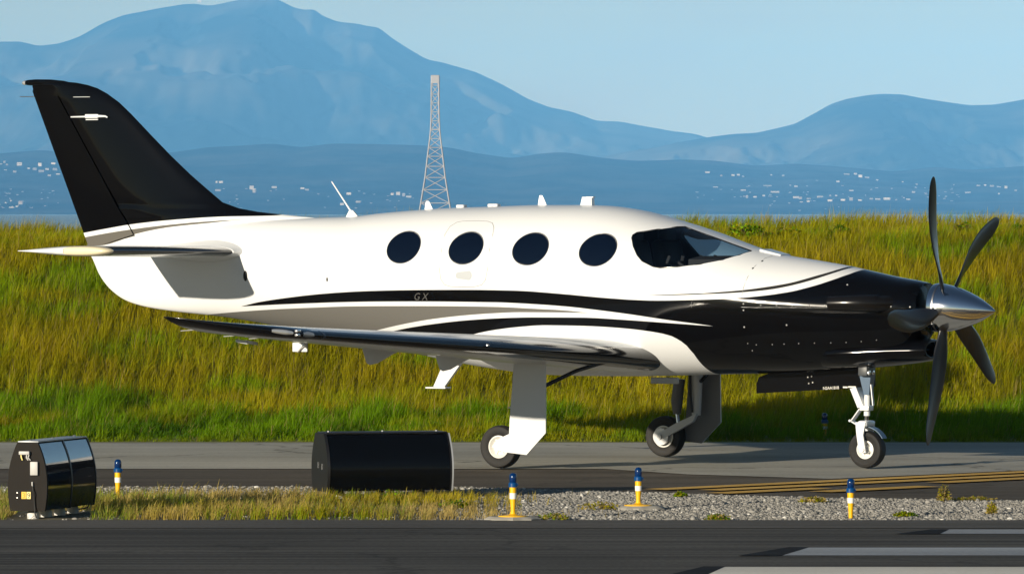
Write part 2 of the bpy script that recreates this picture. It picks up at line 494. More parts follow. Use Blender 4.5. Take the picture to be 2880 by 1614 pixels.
def levee_grass(name, n, x0, x1, y0, y1):
    x = RNG.uniform(x0, x1, n); y = y0 + (y1 - y0) * RNG.uniform(0, 1, n) ** 1.12
    # tufts: pull blades toward random tuft centres
    tx = np.round(x / 0.22 + RNG.normal(0, .15, n)) * 0.22; ty = np.round(y / 0.22 + RNG.normal(0, .15, n)) * 0.22
    x = x * 0.6 + tx * 0.4 + RNG.normal(0, 0.03, n); y = y * 0.6 + ty * 0.4 + RNG.normal(0, 0.03, n)
    y = np.maximum(y, 71.05 + 0.12 * vnoise(x * 3, x * 0, 9))
    z = levee_h(x, y)
    t = np.clip((y - 71.1) / 17.5, 0, 1.3)
    big = fbm(x * 0.40, y * 0.45, 21); mid = fbm(x * 1.3, y * 0.9, 31); fine = RNG.uniform(0, 1, n)
    g = np.clip(1.4 * (0.34 + (big - 0.5) * 1.2 - t) / 0.28 + (mid - 0.5) * 3.0, 0, 1)        # lush low down, dry higher up
    dry = np.clip((mid - 0.40) * 3.0 + (fine - 0.5) * 0.9, 0, 1)
    tint = lerp(np.tile(OLIVE, (n, 1)), np.tile(GOLD, (n, 1)), dry)
    greenish = lerp(np.tile(GREEN, (n, 1)), np.tile(DGREEN, (n, 1)), np.clip((0.52 - mid) * 7 + (fine - .5) * .6, 0, 1))
    tint = lerp(tint, greenish, g)
    gp = np.clip((fbm(x * 0.9, y * 1.1, 77) - 0.56) * 7, 0, 1) * 0.75                          # green patches in the dry slope
    tint = lerp(tint, np.tile(GREEN * 1.25, (n, 1)), gp * (1 - g))
    rim = np.clip(1 - (y - 71.05) / 0.9, 0, 1)                                                  # mown, lime-green strip at the pavement
    tint = lerp(tint, np.tile(LIME, (n, 1)), rim * 0.75)
    tint *= (RNG.uniform(0.65, 1.25, n) * (0.70 + 0.6 * fbm(x * 0.8 + 40, y * 0.6, 55)))[:, None]
    stalk = (RNG.uniform(0, 1, n) < 0.035 * (1 - 0.7 * rim)) 
    tint[stalk] = STRAW * RNG.uniform(0.6, 1.0, stalk.sum())[:, None]
    hh = (0.13 + 0.15 * np.clip(t * 1.7, 0, 1)) * RNG.uniform(0.5, 1.25, n) * (0.5 + 1.1 * mid)
    clump = fbm(x * 2.1 + 3, y * 1.2, 63)
    hh *= 1 + g * np.clip((clump - 0.5) * 3.0, -0.45, 0.8)
    hh *= (1 - 0.70 * rim); hh[stalk] *= 1.25
    hh *= np.where(y > 87, 0.75 + 0.35 * np.clip((fbm(x * 1.1, y * 0.3, 91) - 0.46) * 4, 0, 1), 1.0)
    wd = RNG.uniform(0.005, 0.011, n); wd[stalk] *= 0.6
    lean = RNG.uniform(0.1, 0.75, n); az = RNG.normal(-0.35, 1.1, n)
    return blades(name, np.stack([x, y, z - 0.01], -1), hh, wd, lean, az, tint, M_grass, light=True)

tag(levee_grass('levee_grass', 500000, -12.0, 12.5, 71.05, 92.0), kind='stuff')
tag(levee_grass('crest_grass', 60000, -13, 13.5, 92.0, 100.5), kind='stuff')

def verge_grass():
    n = 75000
    x = RNG.uniform(-6.5, 0.9, n); y = RNG.uniform(52.78, 59.0, n)
    tx = np.round(x / 0.17) * 0.17; ty = np.round(y / 0.17) * 0.17
    x = x * 0.65 + tx * 0.35 + RNG.normal(0, 0.02, n); y = y * 0.65 + ty * 0.35 + RNG.normal(0, 0.02, n)
    big = fbm(x * 0.7, y * 0.7, 41); mid = fbm(x * 2.2, y * 2.2, 43)
    edge = np.clip((0.25 - x) / 1.1, 0, 1)                                  # thins out toward the gravel
    far = np.clip((57.9 + 0.8 * (big - .5) - y) / 1.2, 0, 1)
    keep = RNG.uniform(0, 1, n) < (0.06 + 0.94 * edge) * far * np.clip(0.35 + (mid - 0.3) * 2.4, 0.05, 1) * np.where(x > 0.1, np.clip((mid - .5) * 4, 0, 1), 1)
    keep &= ~((x > -4.02) & (x < -3.36) & (y > 52.7) & (y < 54.4))
    keep &= ~((np.abs(x - 0.01) < 0.14) & (np.abs(y - 52.8) < 0.3))
    x, y, big, mid = x[keep], y[keep], big[keep], mid[keep]; n = len(x)
    f = RNG.uniform(0, 1, n)
    tint = lerp(np.tile(STRAW * 0.80, (n, 1)), np.tile(GOLD * 0.85, (n, 1)), np.clip((big - .40) * 3 + f * .6 - .3, 0, 1))
    gr = np.clip((0.50 - mid) * 4.0 + (f - .5) * .9 + np.clip((-2.6 - x) / 2.5, 0, .30), 0, 1) * 0.85
    tint = lerp(tint, np.tile(GREEN * .85, (n, 1)), gr)
    tint *= (RNG.uniform(0.8, 1.5, n) * (0.65 + 0.75 * fbm(x * 1.6 + 9, y * 1.2, 61)))[:, None]
    hh = RNG.uniform(0.05, 0.175, n) * (0.45 + 0.9 * big) * (0.55 + 0.45 * np.clip((-x) / 2.0, 0, 1))
    wd = RNG.uniform(0.003, 0.0075, n)
    lean = RNG.uniform(0.1, 0.95, n); az = RNG.normal(0.0, 1.3, n)
    return blades('verge_grass', np.stack([x, y, np.full(n, -0.006)], -1), hh, wd, lean, az, tint, M_grass)
tag(verge_grass(), kind='stuff')

# ------------------------------------------------------------------ gravel (stuff)
GRAVEL_EDGE = ([-7, -0.6, 0.2, 1.16, 1.9, 2.7, 4.3, 9], [59.4, 59.35, 58.75, 58.1, 57.5, 57.0, 56.45, 56.0])
def gravel():
    bm = bmesh.new(); bmesh.ops.create_icosphere(bm, subdivisions=1, radius=1.0)
    bm.verts.index_update()
    bv = np.array([v.co[:] for v in bm.verts]); bf = np.array([[v.index for v in f.verts] for f in bm.faces]); bm.free()
    n = 88000
    x = RNG.uniform(-5.5, 6.0, n); y = RNG.uniform(52.76, 59.35, n)
    keep = (x > -0.35 + RNG.normal(0, 0.35, n)) | ((y > 57.4 + RNG.normal(0, .5, n)) & (RNG.uniform(0, 1, n) < .55)) | (RNG.uniform(0, 1, n) < 0.06)
    keep &= y < np.interp(x, GRAVEL_EDGE[0], GRAVEL_EDGE[1]) - 0.02 + RNG.normal(0, .05, n)
    x, y = x[keep], y[keep]; n = len(x)
    s = RNG.gamma(1.8, 0.0026, n) + 0.0032; s = np.minimum(s, 0.036)
    k = RNG.uniform(0.55, 1.25, (n, 1, 3)) * np.array([1.15, 1.15, 0.7])
    V = bv[None] * k * s[:, None, None] * RNG.uniform(0.82, 1.18, (n, len(bv), 1))
    a = RNG.uniform(0, 2 * np.pi, n); ca, sa = np.cos(a)[:, None], np.sin(a)[:, None]
    V = np.stack([V[..., 0] * ca - V[..., 1] * sa, V[..., 0] * sa + V[..., 1] * ca, V[..., 2]], -1)
    V += np.stack([x, y, s * 0.25 - 0.006], -1)[:, None]
    F = (np.arange(n) * len(bv))[:, None, None] + bf[None]
    g = RNG.uniform(0.15, 0.33, n)
    T = np.stack([g * 1.03, g * 0.985, g * 0.89], -1)
    T[RNG.uniform(0, 1, n) < 0.02] = (0.6, 0.58, 0.53)
    m, nt, N, L, b = nodes_of('gravel_stone')
    at = N.new('ShaderNodeAttribute'); at.attribute_name = 'tint'
    L.new(at.outputs['Color'], b.inputs['Base Color']); b.inputs['Roughness'].default_value = 0.9
    return np_mesh('gravel', V.reshape(-1, 3), [F.reshape(-1, 3)], m, np.repeat(T[:, None], len(bv), 1).reshape(-1, 3))
tag(gravel(), kind='stuff')
# ------------------------------------------------------------------ hills and mountain
HF = 18720.0; HCX = 1440.0                                # used to turn sketched skylines into metres
def skyline(pts):
    p = np.array(pts, float) * (2880 / 2576.0)
    return p[:, 0], 600.0 - p[:, 1]

def range_mesh(name, sky_pts, yc, depth, rough, seed, mat, nx=420, ny=90, back=0.35, spur=0.5, base=-12.0):
    sx, sh = skyline(sky_pts)
    Xk = (sx - HCX) * yc / HF; Hk = sh * yc / HF + CAM_H
    X = np.linspace(Xk[0], Xk[-1], nx)
    # smooth cubic-ish interpolation of the crest
    Hc = np.interp(X, Xk, Hk)
    k = np.exp(-0.5 * (np.arange(-4, 5) / 1.6) ** 2); k /= k.sum()
    Hc = np.convolve(np.pad(Hc, 4, mode='edge'), k, 'valid')
    rel = np.concatenate([np.linspace(0, 1, ny), 1 + np.linspace(0, 1, ny // 3)[1:] * back])
    XX, RR = np.meshgrid(X, rel)
    YY = yc - depth + RR * depth
    front = np.clip(RR, 0, 1)
    prof = front ** 1.35
    bk = np.clip((RR - 1) / back, 0, 1)
    L = depth * 0.55
    n1 = fbm(XX / L + 3.1, YY / (L * 1.6), seed, 5)
    rid = 1 - np.abs(2 * fbm(XX / (L * 0.13) + 0.8 * n1, YY / (L * 0.55), seed + 5, 5) - 1)
    env = np.clip(front * (1 - front) * 4, 0, 1)
    ZZ = Hc[None] * prof * (1 + spur * env * (rid - 0.62)) + Hc[None] * rough * env * (n1 - 0.5)
    fine = (fbm(XX / (L * 0.10), YY / (L * 0.14), seed + 9, 4) - 0.5)
    ZZ += fine * 0.05 * Hc[None] * np.clip(front * 3, 0, 1) * (0.25 + 0.75 * env)
    ZZ = np.where(RR > 1, Hc[None] * (1 - bk ** 1.2 * 0.9) * 0.995, ZZ)
    ZZ = np.minimum(ZZ, Hc[None] * (0.985 * front + 0.015) + 4)
    ZZ = ZZ + base * (1 - front)
    ii = np.arange(XX.size).reshape(XX.shape)
    q = np.stack([ii[:-1, :-1], ii[:-1, 1:], ii[1:, 1:], ii[1:, :-1]], -1).reshape(-1, 4)
    o = np_mesh(name, np.stack([XX, YY, ZZ], -1).reshape(-1, 3), [q], mat, smooth=True)
    tag(o, kind='structure')
    return X, rel, yc, depth, ZZ

def hill_material(name, dark, light, scale, lo=0.42, hi=0.62):
    m, nt, N, L, b = nodes_of(name)
    tc = N.new('ShaderNodeTexCoord')
    mp = N.new('ShaderNodeMapping'); mp.inputs['Scale'].default_value = (1 / scale, 0.6 / scale, 1.4 / scale)
    L.new(tc.outputs['Object'], mp.inputs['Vector'])
    n1 = N.new('ShaderNodeTexNoise'); n1.inputs['Scale'].default_value = 1.0; n1.inputs['Detail'].default_value = 7
    n1.inputs['Roughness'].default_value = 0.55
    L.new(mp.outputs[0], n1.inputs['Vector'])
    r = ramp(N, [(lo, dark), (hi, light)])
    L.new(n1.outputs['Fac'], r.inputs[0])
    L.new(r.outputs['Color'], b.inputs['Base Color'])
    b.inputs['Roughness'].default_value = 1.0
    b.inputs['Specular IOR Level'].default_value = 0.0
    return m
M_mount = hill_material('mountain_cover', (0.010, 0.020, 0.022), (0.19, 0.175, 0.14), 1100.0, 0.40, 0.72)
M_hills = hill_material('hill_grass', (0.012, 0.022, 0.020), (0.19, 0.17, 0.125), 900.0, 0.40, 0.68)
M_foot = hill_material('foothill_cover', (0.008, 0.018, 0.016), (0.085, 0.085, 0.07), 300.0, 0.40, 0.72)

range_mesh('mountain', [(-900, 260), (-600, 190), (-350, 150), (-150, 118), (0, 107), (50, 106), (95, 117), (150, 111), (200, 94), (260, 60), (310, 40), (370, 28), (450, 12), (480, 8),
    (530, 14), (590, 2), (640, -9), (700, -1), (740, 21), (775, 27), (790, 20), (800, 33), (815, 42), (850, 55), (900, 60), (935, 68), (950, 66), (985, 95), (1030, 124), (1075, 150),
    (1110, 156), (1200, 182), (1260, 211), (1330, 250), (1380, 269), (1440, 281), (1500, 304), (1560, 306), (1620, 318), (1690, 330), (1750, 338), (1790, 350), (1900, 372), (2100, 420), (2700, 520), (3300, 560)],
    32000.0, 9000.0, 0.22, 101, M_mount, nx=760, ny=150, spur=0.85)
range_mesh('hills', [(1150, 560), (1300, 460), (1450, 408), (1560, 385), (1640, 372), (1720, 356), (1780, 346), (1840, 338), (1900, 335), (1960, 322), (2000, 312), (2050, 285), (2090, 262), (2130, 249), (2180, 240), (2220, 236),
    (2270, 238), (2320, 248), (2400, 260), (2440, 266), (2500, 265), (2576, 251), (2700, 240), (2900, 290), (3300, 380), (3700, 470)],
    26500.0, 5200.0, 0.25, 201, M_hills, nx=520, ny=110, spur=1.0)
FX, FREL, FYC, FD, FZ = range_mesh('foothills', [(-900, 430), (-400, 405), (-100, 392), (0, 387), (100, 378), (200, 386), (330, 392), (440, 383), (520, 371), (620, 366), (680, 361), (760, 372), (830, 362), (950, 363), (1060, 366),
    (1130, 371), (1200, 386), (1290, 399), (1360, 386), (1420, 383), (1500, 396), (1600, 406), (1720, 402), (1800, 405), (1900, 418), (2000, 412), (2120, 420), (2250, 432), (2350, 420), (2440, 428), (2576, 418), (2900, 400), (3400, 440)],
    20500.0, 5000.0, 0.10, 301, M_foot, nx=460, ny=80, spur=0.18)

def foot_hit(px, py):
    """where a line of sight meets the foothill slope"""
    best = None
    for r_i in range(0, 80):
        Y = FYC - FD + FREL[r_i] * FD
        X = (px - HCX) * Y / HF
        z = np.interp(X, FX, FZ[r_i])
        if 600 - HF * (z - CAM_H) / Y <= py:
            best = (X, Y, z); break
    return best

# ------------------------------------------------------------------ town on the far slope
M_wall = simple('pale_wall', (0.50, 0.46, 0.42), 0.8)
M_wall2 = simple('sand_wall', (0.26, 0.23, 0.21), 0.8)
M_roof = simple('dull_roof', (0.34, 0.25, 0.20), 0.85)
M_wind = simple('far_window', (0.03, 0.035, 0.04), 0.3)

def far_building(px, py, wpx, hpx, label, group, k):
    hit = foot_hit(px, py + hpx * 0.5)
    if hit is None: return
    X, Y, z = hit
    s = Y / HF
    w, h = wpx * s * 0.66, hpx * s * 0.60
    d = max(9.0, w * 0.6)
    root = empty('far_building', (X, Y, z - 1.0), random.uniform(-0.35, 0.35))
    tag(root, label, 'building', group)
    flat = (k % 3 == 0)
    hw = h * (1.0 if flat else 0.72)
    MB().box((0, 0, hw / 2), (w, d, hw)).build('wall', M_wall2 if k % 3 == 1 else M_wall, root)
    if flat:
        MB().box((0, 0, hw + h * .03), (w * 1.03, d * 1.03, h * .06)).build('roof', M_roof if k % 2 else M_wall, root)
    else:
        rf = MB()
        y0, y1 = -d * .55, d * .55
        rf.add([(-w * .53, y0, hw), (w * .53, y0, hw), (w * .53, y1, hw), (-w * .53, y1, hw), (-w * .5, 0, h), (w * .5, 0, h)],
               [(0, 1, 5, 4), (2, 3, 4, 5), (0, 4, 3), (1, 2, 5), (0, 3, 2, 1)])
        rf.build('roof', M_wall if k % 5 else M_roof, root)
    if wpx >= 20:
        nw = max(2, int(wpx // 6))
        for j in range(nw):
            MB().box(((j + .5) / nw * w * .86 - w * .43, -d / 2 - 0.15, hw * .55), (w / nw * .42, .3, hw * .3)).build('window', M_wind, root)

def cl(pts, ox, oy, sc):
    out = []
    for p in pts:
        w = p[2] if len(p) > 2 else 22
        h = p[3] if len(p) > 3 else min(w, 22)
        out.append((ox + p[0] / sc, oy + p[1] / sc, w / sc, h / sc))
    return out
T_right_up = cl([(235, 170, 50, 20), (338, 192, 24), (425, 185, 34, 25), (464, 187, 26), (500, 197, 18), (708, 190, 16), (795, 190, 25), (1265, 183, 62, 20), (1330, 180, 25, 28), (1368, 192, 42, 34), (1415, 208, 50, 20),
    (1490, 222, 18), (1200, 235, 28), (1680, 237, 16), (1782, 253, 22), (2240, 265, 40, 14), (2288, 262, 20), (2338, 270, 40, 26), (2390, 275, 40, 12), (2442, 275, 22, 32), (2515, 300, 25), (890, 272, 30), (680, 270, 90, 13)], 1900, 420, 2.6286)
T_right_low = cl([(295, 278, 50, 15), (500, 302, 55, 18), (528, 342, 22, 40), (587, 346, 38, 25), (652, 343, 20), (700, 345, 40, 12), (735, 312, 95, 24), (890, 350, 60, 28), (925, 352, 34, 34), (985, 360, 36), (930, 388, 30, 16),
    (980, 385, 28, 24), (1068, 345, 60, 24), (1143, 340, 20), (1187, 340, 20), (1142, 374, 50, 26), (1240, 370, 50, 24), (1297, 360, 38, 42), (1365, 373, 40, 20), (1300, 302, 45, 18), (1448, 362, 35, 22), (1495, 362, 50, 22),
    (1565, 362, 75, 28), (1632, 370, 18), (1688, 357, 15), (1720, 365, 35, 18), (1760, 310, 35, 26), (2160, 318, 60, 18), (2390, 325, 16)], 1900, 420, 2.6286)
T_left = cl([(20, 395, 40, 20), (65, 358, 40, 50), (95, 400, 45, 40), (75, 468, 60, 22), (200, 487, 65, 48), (265, 378, 100, 74), (392, 445, 48, 30), (470, 450, 70, 60), (545, 400, 70, 80), (560, 480, 110, 60), (670, 545, 62, 50), (640, 450, 60, 50),
    (730, 385, 90, 46), (745, 450, 80, 60), (790, 530, 80, 34), (85, 915, 35, 30), (150, 880, 30, 40), (285, 900, 90, 90), (165, 982, 110, 28), (235, 962, 50, 40), (480, 1085, 40, 40), (380, 1112, 50, 40), (645, 1092, 60, 60), (720, 1082, 60, 60)], 0, 380, 4.8136)
T_mid = cl([(190, 265, 26, 40), (235, 265, 60, 44), (205, 358, 90, 40), (560, 320, 60, 70), (590, 350, 50, 80), (800, 330, 80, 40), (1100, 340, 60, 34), (1150, 352, 60, 34), (1600, 388, 76, 44), (1522, 500, 60, 50), (1700, 480, 80, 40),
    (2060, 395, 46, 50), (2120, 390, 60, 60), (2180, 400, 46, 60), (2235, 425, 80, 40)], 560, 440, 3.788)
ORD = 'first second third fourth fifth sixth seventh eighth ninth tenth eleventh twelfth thirteenth fourteenth fifteenth sixteenth seventeenth eighteenth nineteenth twentieth'.split()
ORD += ['twenty-' + o for o in ORD[:9]] + ['thirtieth']
kb = 0
for lst, where, grp in ((T_left, 'on the far slope left of the tail fin', 'town left of the tail'),
                        (T_mid, 'above the rear fuselage', 'town above the rear fuselage'),
                        (T_right_up, 'in the upper rows behind cockpit and propeller', 'upper town on the right slope'),
                        (T_right_low, 'in the lowest row behind cockpit and propeller', 'lower town on the right slope')):
    for k, (px, py, w, h) in enumerate(sorted(lst)):
        w, h = max(w, 5), max(h, 4)
        look = 'wide' if w > 2.2 * h else ('tall' if h > 1.3 * w else ('large' if w > 16 else 'small'))
        far_building(px, py, w, h, '%s pale building, %s from the left %s' % (look, ORD[k], where), grp, kb); kb += 1

rs = random.Random(5)
for k in range(120):
    px = rs.choice([rs.uniform(1960, 2860), rs.uniform(1960, 2700), rs.uniform(0, 170), rs.uniform(580, 1190)])
    far_building(px, rs.gauss(548, 16) if px > 1900 else rs.uniform(530, 585), rs.uniform(4, 10), rs.uniform(3, 6), 'dim speck of a house among the town on the far slope', 'dim houses on the far slope', 3 * k + 1)

# summit station
root = empty('summit_station', ((563 - HCX) * 32000 / HF, 31950, 1012))
tag(root, 'tiny pale observatory building on the crest of the big mountain', 'building')
MB().box((0, 0, 14), (22, 16, 28)).build('wall', M_wall, root)
MB().lathe([(9, 26), (9, 30), (7, 36), (3.5, 40), (0.2, 41)], 16).build('dome', M_wall2, root)
MB().tube([(9, 0, 20), (9, 0, 56)], 1.2, 6).build('mast', M_wall, root)
root = empty('summit_mast', ((491 - HCX) * 32000 / HF, 31950, 1008))
tag(root, 'thin radio mast left of the observatory on the crest', 'mast')
MB().tube([(0, 0, 0), (0, 0, 60)], [1.8, 0.9], 6).build('pole', M_wall, root)
MB().tube([(-5, 0, 44), (5, 0, 44)], 0.8, 6).build('crossbar', M_wall, root)

# ------------------------------------------------------------------ lattice tower, about 3 km away
M_tower = simple('galvanised_steel', (0.36, 0.37, 0.40), 0.7)
def lattice_tower():
    D = 3000.0
    root = empty('lattice_tower', ((1224 - HCX) * D / HF, D, 0))
    tag(root, 'tall pale lattice steel tower rising behind the rear cabin', 'tower')
    s = D / HF
    def hw(z):                                          # half width at a height
        return float(np.interp(z, [0, 6, 18, 30, 38, 46, 64.5], [7.6, 6.6, 4.6, 3.2, 2.15, 1.75, 1.65]))
    zs = [0, 7, 13, 18.5, 23.5, 28, 32, 36, 40, 44, 48, 52, 56, 60, 64.4]
    for sx in (-1, 1):
        for sy in (-1, 1):
            MB().tube([(sx * hw(z), sy * hw(z), z) for z in zs], 0.34, 6).build('leg', M_tower, root)
    for i in range(len(zs) - 1):
        a, b = hw(zs[i]), hw(zs[i + 1])
        br, gi = MB(), MB()
        for (c0, c1) in (((-1, -1), (1, -1)), ((1, -1), (1, 1)), ((1, 1), (-1, 1)), ((-1, 1), (-1, -1))):
            br.tube([(c0[0] * a, c0[1] * a, zs[i]), (c1[0] * b, c1[1] * b, zs[i + 1])], 0.17, 5)
            br.tube([(c1[0] * a, c1[1] * a, zs[i]), (c0[0] * b, c0[1] * b, zs[i + 1])], 0.17, 5)
            gi.tube([(c0[0] * b, c0[1] * b, zs[i + 1]), (c1[0] * b, c1[1] * b, zs[i + 1])], 0.2, 5)
        br.build('brace', M_tower, root); gi.build('girt', M_tower, root)
    for z0 in (61.5, 40.2):
        MB().box((0, 0, z0), (3.7, 3.7, 0.35)).build('platform', M_tower, root)
    MB().box((0, -1.8, 62.6), (3.2, 0.4, 3.4)).build('antenna_panel', M_tower, root)
lattice_tower()

# ------------------------------------------------------------------ air
def haze():
    o = MB().box((0, 21600, 577), (27000, 50000, 1160)).build('haze', simple('haze_air', (0, 0, 0)), None)
    m = o.data.materials[0]
    nt = m.node_tree; N, L = nt.nodes, nt.links
    N.remove(N['Principled BSDF'])
    pv = N.new('ShaderNodeVolumePrincipled')
    pv.inputs['Color'].default_value = (0.14, 0.45, 1.0, 1)
    pv.inputs['Absorption Color'].default_value = (0.30, 0.30, 0.30, 1)
    pv.inputs['Density'].default_value = 4.0e-5
    pv.inputs['Anisotropy'].default_value = -0.43
    L.new(pv.outputs[0], N['Material Output'].inputs['Volume'])
    tag(o, kind='stuff')
haze()
def text_mesh(name, body, size, mat, parent, M, extrude=0.001, shear=0.0, font_space=1.0):
    cu = bpy.data.curves.new(name, 'FONT')
    cu.body = body; cu.size = size; cu.extrude = extrude; cu.align_x = 'LEFT'; cu.shear = shear; cu.space_character = font_space
    tmp = bpy.data.objects.new('tmp_text', cu); COL.objects.link(tmp)
    bpy.context.view_layer.update()
    me = bpy.data.meshes.new_from_object(tmp.evaluated_get(bpy.context.evaluated_depsgraph_get()))
    bpy.data.objects.remove(tmp); bpy.data.curves.remove(cu)
    me.name = name
    me.materials.clear(); me.materials.append(mat)
    o = bpy.data.objects.new(name, me); COL.objects.link(o)
    o.parent = parent; o.matrix_local = M
    return o

M_cable = simple('black_cable', (0.012, 0.012, 0.012), 0.6)

# ------------------------------------------------------------------ airplane (local: x forward, y to port, z up from the ground, origin between the main wheels)
ZT = [(-5.76, 2.115), (-5.2, 2.21), (-4.6, 2.29), (-4, 2.34), (-3.5, 2.37), (-3, 2.385), (-2.6, 2.397), (-2.3, 2.429), (-1.94, 2.456), (-1.44, 2.484), (-1, 2.496), (-.5, 2.51), (0, 2.51), (.25, 2.502), (.56, 2.467), (.82, 2.413), (1.0, 2.367), (1.21, 2.309), (1.43, 2.244), (1.645, 2.172), (1.86, 2.103), (1.99, 2.070), (2.2, 2.026), (2.54, 1.977), (2.84, 1.931), (3.135, 1.873), (3.39, 1.823), (3.6, 1.79), (3.70, 1.77)]
ZB = [(-5.76, 2.06), (-5.69, 1.95), (-5.62, 1.81), (-5.475, 1.65), (-5.284, 1.541), (-5.05, 1.482), (-4.76, 1.444), (-4.15, 1.39), (-3, 1.22), (-2, 1.06), (-1, .905), (-.5, .855), (0, .845), (.56, .848), (1.386, .873), (2.288, .902), (2.924, .948), (3.345, 1.0), (3.52, 1.06), (3.62, 1.16), (3.70, 1.28)]
HW = [(-5.76, .018), (-5.2, .07), (-4.6, .16), (-4, .27), (-3.5, .36), (-3, .45), (-2.5, .54), (-2, .62), (-1.5, .68), (-1, .72), (-.5, .745), (0, .755), (.5, .75), (1, .735), (1.5, .70), (2, .64), (2.5, .56), (3, .47), (3.5, .375), (3.62, .34), (3.70, .28)]
ZC = [(-5.76, 2.085), (-5.2, 1.92), (-4.6, 1.88), (-4, 1.86), (-3, 1.82), (-2, 1.77), (-1, 1.71), (0, 1.67), (1, 1.62), (1.5, 1.59), (2, 1.56), (3, 1.52), (3.70, 1.53)]
NN = [(-5.76, 2.0), (-4, 2.05), (-2, 2.2), (0, 2.3), (1.3, 2.2), (2.2, 1.98), (3, 1.92), (3.7, 2.0)]

def pchip(pts):
    x = np.array([p[0] for p in pts], float); y = np.array([p[1] for p in pts], float)
    h = np.diff(x); d = np.diff(y) / h; m = np.zeros(len(x))
    for i in range(1, len(x) - 1):
        if d[i - 1] * d[i] > 0:
            w1 = 2 * h[i] + h[i - 1]; w2 = h[i] + 2 * h[i - 1]
            m[i] = (w1 + w2) / (w1 / d[i - 1] + w2 / d[i])
    m[0] = d[0]; m[-1] = d[-1]
    def F(t):
        t = np.clip(np.asarray(t, float), x[0], x[-1]); i = np.clip(np.searchsorted(x, t) - 1, 0, len(h) - 1)
        s = (t - x[i]) / h[i]
        return (2 * s ** 3 - 3 * s ** 2 + 1) * y[i] + (s ** 3 - 2 * s ** 2 + s) * h[i] * m[i] + (-2 * s ** 3 + 3 * s ** 2) * y[i + 1] + (s ** 3 - s ** 2) * h[i] * m[i + 1]
    return F
f_zt, f_zb, f_hw, f_zc, f_n = map(pchip, (ZT, ZB, HW, ZC, NN))

def skin_y(x, z, inset=0.0):
    zc = f_zc(x); n = f_n(x)
    e = np.where(np.asarray(z) >= zc, f_zt(x) - zc, zc - f_zb(x)) - inset
    q = np.clip(np.abs(z - zc) / np.maximum(e, 1e-6), 0, 1)
    return (f_hw(x) - inset) * (1 - q ** n) ** (1 / n)

def skin_ring(x, nseg, inset=0.0):
    zt, zb, hw, zc, n = (float(f(x)) for f in (f_zt, f_zb, f_hw, f_zc, f_n))
    ring = []
    for k in range(nseg):
        a = 2 * math.pi * k / nseg
        c, s = math.cos(a), math.sin(a)
        y = (hw - inset) * math.copysign(abs(c) ** (2 / n), c)
        e = (zt - zc if s >= 0 else zc - zb) - inset
        ring.append((x, y, zc + e * math.copysign(abs(s) ** (2 / n), s)))
    return ring

PLANE_LOC = (0.716, 65.0, 0.0)
PLANE_YAW = R(-29)
plane = empty('airplane', PLANE_LOC, PLANE_YAW)
tag(plane, 'white and black single propeller airplane taxiing with its nose to the right', 'airplane')

# ---- livery: curves z(x) that bound the painted bands, measured on the skin
C_T = [(-3.80, 1.498), (-3.773, 1.503), (-3.55, 1.544), (-3.278, 1.578), (-2.748, 1.63), (-2.235, 1.661), (-1.741, 1.676), (-1.265, 1.683), (-.80, 1.686), (-.35, 1.681), (0.2, 1.649), (.56, 1.621), (.916, 1.60), (1.15, 1.594), (1.607, 1.604), (2.05, 1.627), (2.277, 1.65), (2.494, 1.683), (2.701, 1.737), (2.888, 1.807), (2.997, 1.862), (3.06, 1.91), (3.2, 2.1)]
C_A = [(-3.80, 1.497), (-3.29, 1.522), (-2.94, 1.536), (-2.458, 1.553), (-1.988, 1.563), (-1.263, 1.569), (-.571, 1.566), (-.167, 1.552), (.198, 1.531), (.557, 1.497), (.911, 1.457), (1.258, 1.411), (1.597, 1.371), (1.76, 1.349), (1.9, 1.32)]
C_G = [(-4.60, 1.38), (-4.37, 1.404), (-3.857, 1.444), (-3.308, 1.476), (-2.774, 1.498), (-2.375, 1.512), (-1.747, 1.521), (-1.032, 1.525), (-.573, 1.522), (-.169, 1.508), (.136, 1.496), (.412, 1.473), (.55, 1.455), (.9, 1.40)]
C_C = [(-2.4, 1.22), (-1.693, 1.348), (-1.37, 1.395), (-.91, 1.441), (-.615, 1.46), (-.326, 1.472), (.134, 1.473), (.412, 1.470), (.55, 1.468), (.9, 1.45)]
C_D = [(-2.4, 1.17), (-1.71, 1.301), (-1.381, 1.345), (-.918, 1.391), (-.475, 1.416), (-.187, 1.424), (.373, 1.426), (.784, 1.409), (1.187, 1.386), (1.735, 1.353), (1.77, 1.351), (2.0, 1.6)]
C_E = [(-2.0, 0.95), (-1.3, 1.12), (-.904, 1.25), (-.639, 1.297), (-.343, 1.33), (-.055, 1.348), (.363, 1.345), (.774, 1.327), (1.107, 1.293), (1.299, 1.252), (1.40, 1.19), (1.455, 1.11), (1.482, 1.03), (1.50, .93), (1.52, .80)]
C_P1 = [(1.0, 1.640), (1.126, 1.647), (1.605, 1.667), (2.0, 1.695), (2.266, 1.73), (2.475, 1.768), (2.668, 1.828), (2.829, 1.888), (2.90, 1.93), (3.0, 2.0)]
C_P2 = [(1.0, 1.642), (1.126, 1.643), (1.605, 1.653), (2.0, 1.675), (2.27, 1.70), (2.483, 1.74), (2.681, 1.799), (2.848, 1.868), (2.99, 1.945), (3.1, 2.0)]
C_F1 = [(-6.6, 2.09), (-5.795, 2.231), (-5.5, 2.275), (-5.2, 2.317), (-4.74, 2.359), (-4.1, 2.396), (-3.5, 2.408), (-3.0, 2.6), (-2.5, 3.0)]
C_F2 = [(-6.6, 2.04), (-5.787, 2.186), (-5.5, 2.228), (-5.18, 2.268), (-4.74, 2.313), (-4.26, 2.349), (-3.79, 2.368), (-3.4, 2.30), (-2.5, 2.0)]
